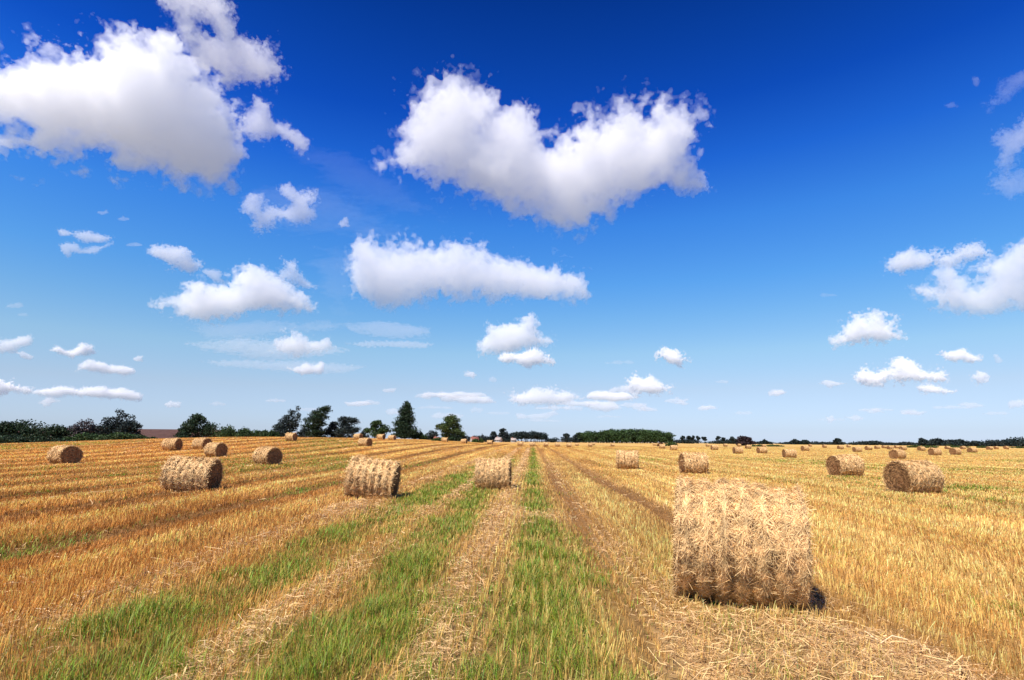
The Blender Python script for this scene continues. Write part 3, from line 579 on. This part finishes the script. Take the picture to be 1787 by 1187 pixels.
# close and middle distance
bale('largest round straw bale, close up beside the pale loose straw', 1286, 1060, 'hero', -16, scale=(1.07, 1.10, 1.13), pitch=R(3.5))
bale('ribbed bale slumped askew, middle one of the three along the pale straw trails', 645, 872, 'near', 3, 0, scale=(1.12, 1.03, 1.03), pitch=R(7), roll=R(-5))
bale('upright ribbed bale at the head of the pale straw trail, beside the green strip', 861, 856, 'near', -2, 1, scale=(.97, .97, .97))
bale('ribbed bale with a dark right end, in front of the bale pair by the hedge', 332, 858, 'near', 6, 2, scale=(1.18, 1.0, 1.0), pitch=R(3))
bale('bale with a wide black shaded end, alone in front of the tall hedge trees', 112, 810, 'mid', -26, 0, scale=(1.0, 1.15, 1.0))
bale('small bale under the leafy hedge tree, left of the overlapping pair', 300, 786, 'mid', -5, 1)
bale('hindmost bale of the overlapping pair below the leafy hedge tree', 352, 785.5, 'mid', -18, 2)
bale('front bale of the overlapping pair below the leafy hedge tree', 376, 798, 'mid', -22, 0)
bale('bale with a round dark end, standing alone right of the overlapping pair', 466, 812, 'mid', -28, 1, scale=(1.05, 1.1, 1.0))
bale('small bale alone on the crest in front of the leaning tree', 508, 770, 'far', -16, 0)
bale('bale with a dark end on the slope below the round tree', 637, 779.5, 'mid', -18, 2)
bale('small bale on the crest behind the one below the round tree', 625, 767, 'far', -16, 1)
bale('small bale on the crest, touching the round tree', 665, 767.5, 'far', -16, 0)
bale('small bale at the foot of the conifer', 684, 768.5, 'far', -15, 1)
bale('small bale at the foot of the broad tree, right of the conifer', 776, 772, 'far', -12, 0)
bale('tiny bale right of the broad tree', 810, 774, 'far', -10, 1)
bale('tiny bale right of the spindly plant behind the crest', 855, 775.5, 'far', -8, 0)
for k, (px, py, lab) in enumerate([(908, 778.5, 'tiny far bale left of the one in line with the green strip'), (929, 779.5, 'tiny far bale in line with the green strip'), (953, 779.8, 'tiny far bale straight above the inner wheel track'),
        (973, 780, 'tiny far bale between the two wheel tracks'), (993, 781, 'tiny far bale at the top of the outer wheel track'), (1007, 778.5, 'tiny faint far bale right of the outer wheel track'),
        (1030, 780, 'tiny far bale below the left part of the dark wood'), (1036, 777, 'tiny faint bale touching the one below the left part of the dark wood')]):
    bale(lab, px, py, 'far', -5 + k, k)
bale('ribbed bale between the outer wheel track and the barrel shaped bale', 1095, 820, 'mid', -7, 0, scale=(1.06, 1.05, 1.05))
bale('barrel shaped bale standing right behind the largest bale', 1211, 828, 'mid', 1, 1, scale=(1.06, 1.03, 1.03))
bale('darkest of the big bales, with a shaggy brown end, at the right', 1596, 863, 'near', 14, 2, scale=(1.10, 1.0, 1.0))
bale('shaggy bale slumped to the ground, left of the darkest big bale', 1477, 832, 'mid', 16, 2, scale=(1.12, 1.0, 1.0))
bale('ribbed bale standing in the open, left of the slumped shaggy bale', 1378, 800, 'mid', -2, 0)
bale('bale directly behind the darkest big bale', 1567, 801.5, 'mid', 14, 1)
for k, (px, py, kd, yw, lab) in enumerate([
        (1156, 783.5, 'far', 2, 'small bale at the left end of the dark green bush'), (1176, 786.5, 'far', 3, 'pale bale in front of the dark green bush'), (1069, 779.5, 'far', -4, 'tiny bale below the middle of the dark wood'),
        (1142, 778, 'far', 0, 'tiny bale left of the brown bush'), (1235, 779.5, 'far', 4, 'tiny bale under the gap in the row of small trees'), (1247, 786, 'far', 6, 'bale below the right part of the row of small trees'),
        (1266, 779.5, 'far', 5, 'tiny bale left of the purple-leaved tree'), (1290, 779.5, 'far', 6, 'small bale right in front of the purple-leaved tree'), (1288, 792.5, 'mid', 8, 'bale standing below the purple-leaved tree, largest of the three near it'),
        (1306, 783.5, 'far', 7, 'bale just right of the purple-leaved tree'), (1330, 792, 'mid', 8, 'pale bale between the one below the purple-leaved tree and the ribbed bale in the open'), (1333, 780.5, 'far', 8, 'small bale behind the pale one, at the end of the weed strip'),
        (1405, 787.5, 'mid', 10, 'small bale up and right of the ribbed bale in the open'), (1414, 779.5, 'far', 10, 'tiny bale behind the small one right of the ribbed bale'), (1439, 781.5, 'far', 10, 'small bale below the lone tree bump on the right horizon'),
        (1467, 784.5, 'far', 12, 'bale straight behind the slumped shaggy bale'), (1481, 781, 'far', 12, 'tiny bale behind and right of the one behind the slumped bale'), (1496, 789.5, 'mid', 12, 'bale to the right of and beyond the slumped shaggy bale'),
        (1516, 786, 'far', 12, 'first of the bales in a row left of the bale behind the darkest one'), (1531, 784, 'far', 13, 'second of the bales in the row left of the bale behind the darkest one'), (1543, 782.5, 'far', 13, 'third and smallest bale in the row left of the bale behind the darkest one'),
        (1554, 785, 'far', 13, 'bale peeping out left of the bale behind the darkest one'), (1565, 783, 'far', 13, 'tiny bale just over the top of the bale behind the darkest one'), (1576, 786.5, 'far', 14, 'bale half hidden by the right end of the bale behind the darkest one'),
        (1608, 787.5, 'mid', 15, 'bale in front of the dark weed strip at the right'), (1632, 795.5, 'mid', 16, 'left bale of the three in a line nearest the right edge'), (1668, 794.5, 'mid', 16, 'middle bale of the three in a line nearest the right edge'),
        (1697, 790.5, 'mid', 16, 'right bale of the three in a line nearest the right edge'), (1654, 784.5, 'far', 16, 'bale behind and left of the middle one of the three in a line'), (1681, 784.5, 'far', 16, 'bale behind and right of the middle one of the three in a line'),
        (1727, 785.5, 'far', 16, 'bale of the touching pair near the right edge, the nearer one'), (1739, 784, 'far', 16, 'bale of the touching pair near the right edge, the one behind'), (1756, 784, 'far', 17, 'last bale before the right edge of the field')]):
    bale(lab, px, py, kd, yw, k)
build_stubble(); build_grass(); build_litter()
# ------------------------------------------------------------------ trees, hedges, bushes, far houses
m_leaf = mat_col('tree_leaves', .6, .2, .18); m_bark = mat_col('bark', .9, .1, 0, noise=.3, nscale=4)
def leaf_cards(P, size, r, col, up=.0):
    n = len(P); a = unit(r.normal(0, 1, (n, 3))); b = unit(np.cross(a, r.normal(0, 1, (n, 3)))); s = size * r.uniform(.6, 1.35, n)
    V = np.stack([P - a * s[:, None] * .5, P + b * s[:, None] * .36, P + a * s[:, None] * .5, P - b * s[:, None] * .36], 1).reshape(-1, 3)
    return V, np.arange(4 * n).reshape(n, 4), np.repeat(col, 4, 0)
def crown_points(lobes, n, r, gap=.35, grain=1.0):
    """leaf places spread through lobes (x, y, z, rx, ry, rz), thick near their skins, with gaps between the twigs"""
    L = np.array(lobes, float); w = (L[:, 3] * L[:, 4] * L[:, 5]) ** .7; k = r.choice(len(L), n * 2, p=w / w.sum())
    d = unit(r.normal(0, 1, (n * 2, 3))); rad = r.rand(n * 2) ** .42
    P = L[k, :3] + d * rad[:, None] * L[k, 3:6] * (1 + .10 * r.normal(0, 1, (n * 2, 1)))
    s = grain; f = (vnoise(P[:, 0] * s + 31 * P[:, 1] * .13, P[:, 2] * s + P[:, 1] * s * .8, 71) + vnoise(P[:, 0] * s * 2.3 + P[:, 1] * s, P[:, 2] * s * 2.3, 72)) / 2
    P = P[f > gap]; return P[:n]
def limb(V, F, p, q, r0, r1, sides=5):
    p, q = np.array(p, float), np.array(q, float); d = unit(q - p); a = unit(np.cross(d, [.3, .9, .1])); b = np.cross(d, a); k = np.arange(sides) * 2 * np.pi / sides; o = len(V)
    for c, rr in ((p, r0), (q, r1)):
        for t in k: V.append(c + rr * (np.cos(t) * a + np.sin(t) * b))
    for i in range(sides): F.append((o + i, o + (i + 1) % sides, o + sides + (i + 1) % sides, o + sides + i))
def shape(kind, W, H, r):
    """lobes of a crown of width W and height H standing on z = 0, and where its limbs reach"""
    L = []
    if kind == 'conifer':
        for i in range(26):
            t = (i + .5) / 26; z = H * (.05 + .93 * t); rad = W * .5 * (1 - t) ** .62 * (.75 + .25 * r.rand()) if t > .18 else W * .46 * (.8 + .2 * r.rand())
            for j in range(4):
                a = r.rand() * 6.28; L.append((np.cos(a) * rad * .5, np.sin(a) * rad * .5, z, rad * .55 + .15, rad * .55 + .15, H * .045))
            L.append((0, 0, z, rad * .5, rad * .5, H * .05))
    elif kind == 'lean':                                              # wind-blown poplar, tops leaning to the right
        for tip, hgt in ((.22, 1.0), (.40, .80), (-.05, .72), (-.28, .5)):
            for i in range(7):
                t = (i + 1) / 7.0; x = W * (tip * t ** 1.3 - .10 * (1 - t)); z = H * hgt * (.10 + .86 * t); rad = W * .27 * (1 - .72 * t ** 2)
                L.append((x + r.normal(0, W * .03), r.normal(0, W * .08), z, rad, rad, H * .085))
    elif kind == 'column':                                            # tall narrow crown, leafy to the ground, top nodding right
        for i in range(22):
            t = (i + .5) / 22; rad = W * (.36 if .1 < t < .7 else .28 if t <= .1 else .36 * (1 - .55 * (t - .7) / .3)); L.append((W * (.16 * t ** 2 - .05) + r.normal(0, W * .09), r.normal(0, W * .09), H * (.04 + .93 * t), rad * r.uniform(.55, .95), rad * .9, H * .06))
    elif kind == 'dome':                                              # broad egg-shaped crown, leafy nearly to the ground
        for i in range(34):
            t = r.rand() ** .8; prof = (1 - abs(2 * (t - .42) / 1.16) ** 2.2); a = r.rand() * 6.28; q = r.uniform(.2, 1) ** .6 * W * .36 * max(prof, .12); rad = W * r.uniform(.10, .17); L.append((np.cos(a) * q, np.sin(a) * q, H * (.08 + .86 * t), rad, rad, rad * .85))
        L.append((0, 0, H * .45, W * .28, W * .28, H * .32))
    elif kind == 'bush':
        for i in range(9):
            x = r.uniform(-.42, .42) * W; h = H * (1 - (2 * x / W) ** 2 * .55) * r.uniform(.65, 1); rad = max(W * .16, .5)
            L.append((x, r.normal(0, W * .08), h * .5, rad, rad * 1.1, h * .5))
    elif kind == 'umbrella':
        for i in range(6): L.append((r.normal(0, .16) * W, r.normal(0, .16) * W, H * r.uniform(.55, .86), W * .25, W * .25, H * .15))
    else:                                                             # round or broad crown
        lo = .12 if kind == 'low' else .22
        for i in range(16):
            t = r.rand(); z = H * (lo + (.88 - lo) * t); prof = math.sin(math.pi * min(.96, (.16 + .84 * t) ** .8 * .92 + .06)) ** .6; a = r.rand() * 6.28; q = r.uniform(.3, 1) * W * .34 * prof
            rad = W * r.uniform(.13, .21); L.append((np.cos(a) * q, np.sin(a) * q, z, rad, rad, rad * .8))
        L.append((0, 0, H * .55, W * .3, W * .3, H * .3))
    return L
def place(px, dist):
    d = ray(px, 769); h = math.hypot(d[0], d[1]); x, y = d[0] / h * dist, d[1] / h * dist; return x, y, float(relief(x, y))
def z_at(px, py, dist):
    d = ray(px, py); return EYE + d[2] / math.hypot(d[0], d[1]) * dist
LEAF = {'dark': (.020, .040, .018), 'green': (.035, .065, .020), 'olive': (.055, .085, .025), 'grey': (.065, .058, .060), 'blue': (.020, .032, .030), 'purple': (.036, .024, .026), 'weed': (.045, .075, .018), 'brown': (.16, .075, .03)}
def tree(label, x0, x1, top, dist, kind='round', leaf='dark', n=3500, group=None, name='tree', category='tree', size=None, gap=.36, trunk=True, foot=None, seed=None):
    """x0, x1, top: the tree's sides and tip in the photograph; it stands on the land at that distance"""
    r = np.random.RandomState(int(x0 * 13 + top) % 99991 if seed is None else seed)
    px = (x0 + x1) / 2; x, y, z = place(px, dist)
    if foot is not None: z = foot
    W = (x1 - x0) / F_PX * dist / (np.linalg.norm(ray(px, 769)[:2]) ** -1) * 1.0
    W = abs(np.dot(ray(x1, 769) - ray(x0, 769), RIGHT)) * dist / math.hypot(*ray(px, 769)[:2]) ; H = max(z_at(px, top, dist) - z, .8)
    L = shape(kind, W, H, r); mpp = dist / 569.0
    n = int(n * 1.5); P = crown_points(L, n, r, gap - .03, grain=max(.25, 7.0 / max(W, H)))
    a, b = np.percentile(P[:, 0], (1.5, 98.5)); sx = W / (b - a); sz = H / np.percentile(P[:, 2], 99.4)
    P[:, 0] = (P[:, 0] - (a + b) / 2) * sx; P[:, 1] *= sx; P[:, 2] = np.maximum(P[:, 2] * sz, .05)
    L = [((q[0] - (a + b) / 2) * sx, q[1] * sx, q[2] * sz) + tuple(q[3:]) for q in L]
    c = np.array(LEAF[leaf]) * r.uniform(.55, 1.6, len(P))[:, None] * (.7 + .6 * vnoise(P[:, 0] * 8 / W, P[:, 2] * 8 / W, 81)[:, None]); c[:, 0] *= r.uniform(.8, 1.3, len(P))
    V, Fq, C = leaf_cards(P, size or max(.28, mpp * 1.25), r, c)
    o = new_obj(name, None, loc=(x, y, z)); tag(o, label, category, group)
    new_obj('crown' if trunk else 'foliage', make_mesh('crown', V, Fq, m_leaf, C), o)
    tv, tf = [], []; tr = max(.10, min(.45, H * .022)) if trunk else max(.04, H * .012)
    if kind == 'lean':
        for tip, hgt in ((.18, .9), (.32, .72), (-.05, .6), (-.2, .4)): limb(tv, tf, (-W * .1 + tip * W * .2, 0, -.2), (W * tip * .8, 0, H * hgt), tr, tr * .25)
    else:
        if trunk: limb(tv, tf, (0, 0, -.25), (W * .02, 0, H * (.9 if kind == 'conifer' else .5)), tr, tr * (.25 if kind == 'conifer' else .55), 7)
        for i, q in enumerate(L[:: 2 if len(L) < 20 else 9]):
            b0 = min(q[2] * .55, H * .42); limb(tv, tf, (0, 0, b0 if trunk else 0), (q[0] * .85, q[1] * .85, q[2]), tr * .45, tr * .14)
    tv = np.array(tv); new_obj('trunk' if trunk else 'stem', make_mesh('trunk', tv, np.array(tf), m_bark, np.tile(np.array([.07, .052, .04]), (len(tv), 1)), smooth=True), o)
    return o
HG = 'trees and bushes of the left hedge'
D1 = 132
tree('dark bushy tree cut off by the left edge, first of the hedge', -34, 24, 737, D1, 'low', 'dark', 3500, HG)
tree('wide dark tree with a wind-combed top, second from the left edge', 17, 76, 735, D1, 'low', 'dark', 4000, HG)
tree('low dark tree between the wide dark one and the grey bare-looking one', 78, 122, 743, D1, 'low', 'dark', 3000, HG)
tree('grey-mauve half-bare tree left of the tallest tree of the hedge', 118, 162, 735, D1, 'low', 'grey', 2600, HG, gap=.44)
tree('tallest tree of the left hedge, many-stemmed, tops blown to the right', 158, 226, 719, D1, 'lean', 'blue', 6500, HG, gap=.38)
tree('greyish rounded tree leaning on the right side of the tallest hedge tree', 208, 240, 736, D1 - 4, 'low', 'blue', 2600, HG)
for x0, x1, top, dd, lab in [(-30, 60, 760, 122, 'low dark bushes along the field edge, at the left edge'), (50, 132, 763, 122, 'low dark bushes along the field edge, under the low dark tree'), (118, 196, 757, 121, 'low dark bushes along the field edge, under the grey tree'), (180, 250, 756, 121, 'low dark bushes along the field edge, under the tallest hedge tree'), (236, 272, 768, 121, 'small weedy bushes tapering off at the right end of the hedge')]:
    tree(lab, x0, x1, top, dd, 'bush', 'green' if x0 > 100 else 'dark', 3000, HG, 'bush', 'bush', trunk=False)
tree('leafy dark tree with a tall right-hand crown, right of the gap in the hedge', 318, 368, 724, 138, 'dome', 'dark', 5000, HG, foot=0.0)
tree('small tree hugging the left side of the leafy tree by the gap', 306, 330, 748, 136, 'low', 'dark', 1600, HG)
for x0, x1, top, lab in [(364, 418, 744, 'tallest of the bushes right of the leafy tree by the gap'), (404, 440, 748, 'middle bush right of the leafy tree by the gap'), (430, 468, 752, 'last and lowest bush before the leaning tree'), (458, 486, 752, 'bush at the left foot of the leaning tree')]:
    tree(lab, x0, x1, top, 150, 'bush', 'green', 2600, HG, 'bush', 'bush', trunk=False)
tree('tall tree leaning right with a forked top, behind the small crest bale', 476, 520, 713, 205, 'lean', 'blue', 5500, HG)
tree('small round tree between the leaning tree and the tall narrow tree', 519, 540, 748, 215, 'round', 'blue', 1400, HG)
tree('tall narrow tree leaning right, between the forked leaning tree and two rounder trees', 533, 570, 710, 205, 'column', 'dark', 5500, HG)
tree('roundish dark tree just right of the tall narrow tree', 566, 594, 737, 208, 'dome', 'blue', 2600, HG)
tree('pointed dark tree, last on the right of the close group on the crest', 588, 625, 728, 204, 'dome', 'blue', 3600, HG)
tree('low dark bush left of the round tree on the crest', 625, 644, 753, 210, 'bush', 'blue', 900, HG, 'bush', 'bush', trunk=False)
tree('round dark green tree alone on the crest, left of the conifer', 640, 676, 735, 200, 'dome', 'green', 3800)
tree('tall dark conifer, a pointed cone standing on the crest', 689, 724, 703, 190, 'conifer', 'dark', 9000, name='conifer', gap=.27)
tree('low bush at the right foot of the conifer', 720, 744, 754, 192, 'bush', 'green', 1100, None, 'bush', 'bush', trunk=False)
tree('broad leafy tree with sunlit upper boughs, right of the conifer', 764, 806, 726, 200, 'dome', 'olive', 5500)
tree('short shadowy bush around the foot of the broad leafy tree', 784, 806, 760, 197, 'bush', 'dark', 900, None, 'bush', 'bush', trunk=False)
FG = 'far trees on the horizon'
for x0, x1, top, kd, lab in [(745, 763, 752, 'low', 'dark far trees between the conifer and the broad leafy tree'), (803, 812, 757, 'low', 'small far tree behind the right side of the broad tree'), (834, 854, 759.5, 'bush', 'low far trees right of the red-roofed house'), (854, 868, 753.5, 'low', 'dark dome-shaped far tree between the two pale houses'), (871, 886, 748.5, 'round', 'tall pale-topped far tree left of the far grove'), (984, 993, 757, 'umbrella', 'lone far tree sticking out between the grove and the dark wood'), (1000, 1016, 757, 'low', 'low far tree at the left end of the dark wood')]:
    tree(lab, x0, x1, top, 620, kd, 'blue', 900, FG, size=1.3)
for x0, x1, top, lab in [(738, 790, 761, 'far hedge between the conifer and the broad tree'), (800, 836, 760.5, 'far hedge in front of the red-roofed house'), (836, 892, 762.5, 'far hedge under the dome-shaped tree'), (955, 1010, 761.5, 'low far hedge joining the grove to the dark wood'), (1172, 1250, 766, 'far hedge under the left half of the row of small trees'), (1246, 1300, 767, 'far hedge under the right half of the row of small trees')]:
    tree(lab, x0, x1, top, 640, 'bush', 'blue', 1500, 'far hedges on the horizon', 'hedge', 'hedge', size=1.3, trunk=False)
for x0, x1, top, lab in [(1187, 1196, 760, 'first small tree in the row, next to the dark wood'), (1198, 1206, 760.5, 'left tree of the close pair in the row of small trees'), (1204, 1213, 760, 'right tree of the close pair in the row of small trees'), (1214, 1223, 760.5, 'slanting small tree in the row, just right of the close pair'), (1224, 1234, 762.5, 'squat dark tree in the middle of the row of small trees'), (1248, 1258, 761.5, 'small tree in the row with a flat top, left of the last two'), (1259, 1267, 763, 'smallest tree in the row, last but one'), (1273, 1284, 762, 'last small tree in the row, before the purple-leaved tree')]:
    tree(lab, x0 + 1.2, x1 - 1.2, top + (x0 % 3) * .4, 600, 'umbrella', 'blue', 420, 'row of small trees on the horizon', size=1.1, gap=.3)
tree('purple-leaved round tree standing alone in the far right field', 1287, 1313, 762, 330, 'low', 'purple', 2200, size=.75)
for x0, x1, top, kd, lab in [(1327, 1345, 768, 'bush', 'low dark far bushes right of the purple-leaved tree'), (1379, 1396, 767, 'low', 'far trees with a small peak above the ribbed bale in the open'), (1399, 1412, 768.5, 'low', 'pair of small far trees on the right horizon'), (1457, 1467, 765.5, 'low', 'lone tree bump on the right horizon'), (1604, 1616, 765.5, 'low', 'round far tree standing clear above the right bale rows'),
        (1617, 1644, 766, 'low', 'flat-topped far trees right of the round clear one'), (1641, 1668, 768, 'low', 'left half of the long far tree clump at the right'), (1664, 1692, 767.5, 'low', 'right half of the long far tree clump at the right'), (1694, 1711, 770, 'low', 'small far tree standing in the gap near the right edge'), (1712, 1757, 768.5, 'low', 'wide low far trees left of the last clump'), (1758, 1800, 764.5, 'low', 'dark tall clump of far trees cut by the right edge')]:
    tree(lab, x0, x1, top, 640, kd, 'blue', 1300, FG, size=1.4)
for x0, x1, top, lab in [(1300, 1390, 771.2, 'thin far hedge from the purple-leaved tree to the small peak'), (1385, 1470, 771.2, 'thin far hedge left of the lone tree bump'), (1484, 1556, 770, 'far hedge with small knobs behind the bale row'), (1545, 1612, 771.8, 'far hedge leading to the round clear tree'), (1606, 1700, 774, 'far hedge under the long tree clump'), (1695, 1800, 774.5, 'far hedge running to the right edge')]:
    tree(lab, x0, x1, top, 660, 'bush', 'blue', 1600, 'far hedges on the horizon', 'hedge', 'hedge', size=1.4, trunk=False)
# weeds and shrubs out in the field
for x0, x1, top, base, leaf, lab in [(824, 834, 766.5, 772.5, 'weed', 'small round green shrub behind the crest'), (836, 843, 766, 773, 'weed', 'spindly plant next to the small round shrub'), (1147, 1157, 773, 779, 'brown', 'rusty brown bush left of the dark green bush'), (1160, 1182, 772, 779, 'weed', 'dark green bush in the field below the end of the wood'),
        (755, 772, 766, 770, 'weed', 'low green weeds at the left foot of the broad tree'), (1312, 1330, 776.5, 779.5, 'weed', 'thin strip of weeds right of the purple-leaved tree'), (1338, 1364, 776.8, 779.5, 'weed', 'thin strip of weeds behind the ribbed bale in the open'), (1584, 1606, 777, 781.5, 'weed', 'dark weeds left of the bale in front of the weed strip'), (1610, 1634, 777.5, 782, 'weed', 'dark weeds right of the bale in front of the weed strip'),
        (1650, 1660, 776, 780, 'weed', 'dark weeds on top of the bale row behind the middle bale'), (1660, 1688, 778, 781.5, 'weed', 'low weeds behind the middle bale of the three in a line'), (1704, 1718, 778.5, 782, 'weed', 'low weeds right of the three bales in a line'), (1764, 1787, 779.5, 782.5, 'weed', 'low weeds right of the last bale at the edge')]:
    p = on_ground((x0 + x1) / 2, base); tree(lab, x0, x1, top, float(np.hypot(p[0], p[1])), 'bush', leaf, 500, 'weeds and shrubs out in the stubble', 'shrub', 'shrub', size=.42, trunk=False, gap=.25)
# the far grove with light showing between its trunks, and the dark wood
def wood(label, x0, x1, tops, dist, leaf, n, deep, lift, seed, name):
    r = np.random.RandomState(seed); Vs, Fs, Cs, k = [], [], [], 0; tv, tf = [], []
    for px in np.arange(x0, x1, 5.5):
        for row in range(deep):
            dd = dist + row * 14 + r.uniform(-4, 4); q = px + r.uniform(-2.5, 2.5); top = np.interp(q, [a for a, b in tops], [b for a, b in tops]) + r.uniform(-.9, 1.9) + (0 if row else .6)
            x, y, z = place(q, dd); H = z_at(q, top, dd) - z; W = r.uniform(8, 11)
            L = [(x + r.normal(0, W * .18), y + r.normal(0, W * .18), z + H * t, W * .42, W * .42, H * .2) for t in np.linspace(.25 + lift, .86, 5)]
            P = crown_points(L, n, r, .34, .5); c = np.array(LEAF[leaf]) * r.uniform(.6, 1.5) * r.uniform(.6, 1.5, len(P))[:, None]
            V, Fq, C = leaf_cards(P, 1.5, r, c); Vs.append(V); Fs.append(Fq + k); Cs.append(C); k += len(V)
            limb(tv, tf, (x, y, z - .3), (x, y, z + H * .6), .35, .2)
    Cs.append(np.tile(np.array([.05, .04, .035]), (len(tv), 1)))
    o = new_obj(name, make_mesh(name, np.concatenate(Vs + [np.array(tv)]), [np.concatenate(Fs), np.array(tf) + k], m_leaf, np.concatenate(Cs))); tag(o, label, 'woods', kind='stuff')
wood('dark dense wood on the horizon, long and flat-topped', 1014, 1172, [(1000, 760), (1012, 756), (1030, 754), (1055, 752), (1075, 749.5), (1120, 749.5), (1150, 752), (1166, 755), (1174, 758)], 620, 'green', 300, 3, 0, 5, 'woods')
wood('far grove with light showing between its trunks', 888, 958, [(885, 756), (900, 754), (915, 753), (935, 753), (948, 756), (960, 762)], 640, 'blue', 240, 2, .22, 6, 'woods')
# far houses
def plain(name, c, rough=.8):
    m, n, l = mat_nodes(name); o = n.new('ShaderNodeOutputMaterial'); b = n.new('ShaderNodeBsdfPrincipled'); z = n.new('ShaderNodeTexNoise'); z.inputs['Scale'].default_value = 1.3; z.inputs['Detail'].default_value = 5
    t = n.new('ShaderNodeTexCoord'); l.new(t.outputs['Object'], z.inputs['Vector']); r = n.new('ShaderNodeMapRange'); r.inputs['To Min'].default_value = .8; r.inputs['To Max'].default_value = 1.2; l.new(z.outputs['Fac'], r.inputs['Value'])
    x = n.new('ShaderNodeMix'); x.data_type = 'RGBA'; x.blend_type = 'MULTIPLY'; x.inputs['Factor'].default_value = 1; x.inputs[6].default_value = (*c, 1); l.new(r.outputs[0], x.inputs[7]); l.new(x.outputs[2], b.inputs['Base Color'])
    b.inputs['Roughness'].default_value = rough; l.new(b.outputs[0], o.inputs['Surface']); return m
m_wall = plain('white_render', (.40, .39, .37)); m_roof = plain('red_tiles', (.20, .065, .045)); m_slate = plain('pale_roof', (.36, .30, .27)); m_win = plain('dark_window', (.03, .035, .045), .2); m_chim = plain('brick_chimney', (.3, .12, .08))
def boxv(x0, x1, y0, y1, z0, z1):
    V = np.array([(x, y, z) for z in (z0, z1) for y in (y0, y1) for x in (x0, x1)], float)
    return V, np.array([(0, 2, 3, 1), (4, 5, 7, 6), (0, 1, 5, 4), (2, 6, 7, 3), (0, 4, 6, 2), (1, 3, 7, 5)])
def house(label, px, dist, W, Dp, eave, ridge, yaw, roof):
    x, y, z = place(px, dist); o = new_obj('house', None, loc=(x, y, z), rot=(0, 0, R(yaw))); tag(o, label, 'house', 'far houses among the horizon trees')
    a, b = W / 2, Dp / 2
    V = np.array([(-a, -b, 0), (a, -b, 0), (a, b, 0), (-a, b, 0), (-a, -b, eave), (a, -b, eave), (a, b, eave), (-a, b, eave), (-a, 0, ridge), (a, 0, ridge)], float)
    new_obj('wall', make_mesh('wall', V, [np.array([(0, 1, 5, 4), (1, 2, 6, 5), (2, 3, 7, 6), (3, 0, 4, 7)]), np.array([(5, 6, 9), (7, 4, 8)])], m_wall), o)
    e = .35; s = (ridge - eave) / b; zl = eave - e * s; t = .18
    V = np.array([(-a - e, -b - e, zl + .03), (a + e, -b - e, zl + .03), (a + e, 0, ridge + .03), (-a - e, 0, ridge + .03), (-a - e, b + e, zl + .03), (a + e, b + e, zl + .03)], float); V = np.concatenate([V, V + np.array([0, 0, t])])
    rf = new_obj('roof', make_mesh('roof', V, [np.array([(0, 3, 2, 1), (3, 4, 5, 2), (6, 7, 8, 9), (9, 8, 11, 10), (0, 1, 7, 6), (4, 10, 11, 5), (0, 6, 9, 3), (3, 9, 10, 4), (1, 2, 8, 7), (2, 5, 11, 8)])], roof), o)
    V, Fq = boxv(-a * .5 - .4, -a * .5 + .4, -.4, .4, ridge - .6, ridge + 1.0); new_obj('chimney', make_mesh('chimney', V, Fq, m_chim), rf)
    for k in range(3):
        c = -a + W * (k + .5) / 3; V, Fq = boxv(c - .6, c + .6, -b - .05, -b - .004, eave * .35, eave * .8); new_obj('window', make_mesh('window', V, Fq, m_win), o)
house('far house with a red roof and white gable, right of the broad tree', 828, 600, 7.5, 6, 2.6, 5.2, 24, m_roof)
house('far red-roofed house peeping out left of the broad leafy tree', 762, 610, 5.5, 6, 2.4, 4.8, 5, m_roof)
house('far white gabled house behind the lower boughs of the broad tree', 779, 600, 6, 5.5, 2.6, 5.0, 62, m_slate)
house('far pale house under the tall pale-topped tree, left of the grove', 870, 600, 6, 6, 2.4, 4.8, -20, m_slate)
house('far pale house half hidden under the left end of the grove', 896, 605, 5, 5, 2.2, 4.2, 10, m_slate)
# the rise of brown ploughland beyond the gap in the left hedge, with its dark hedges
hx = np.linspace(-700, -330, 60); hy = np.linspace(520, 760, 24); HX, HY = np.meshgrid(hx, hy, indexing='ij')
HZ = -0.5 + 13.0 * sstep(520, 740, HY) * sstep(-700, -640, HX) * (1 - sstep(-420, -335, HX)) + .5 * vnoise(HX * .02, HY * .02, 3)
i = np.arange(HX.size).reshape(HX.shape); q = np.stack([i[:-1, :-1], i[1:, :-1], i[1:, 1:], i[:-1, 1:]], -1).reshape(-1, 4)
hc = np.where(HY[..., None] < 560, np.array([.55, .36, .17]), np.array([.085, .045, .035])).reshape(-1, 3)
tag(new_obj('hill', make_mesh('hill', np.stack([HX, HY, HZ], -1).reshape(-1, 3), q, mat_col('ploughland', .95, .1, 0, noise=.3, nscale=.15), hc, smooth=True)), kind='structure')
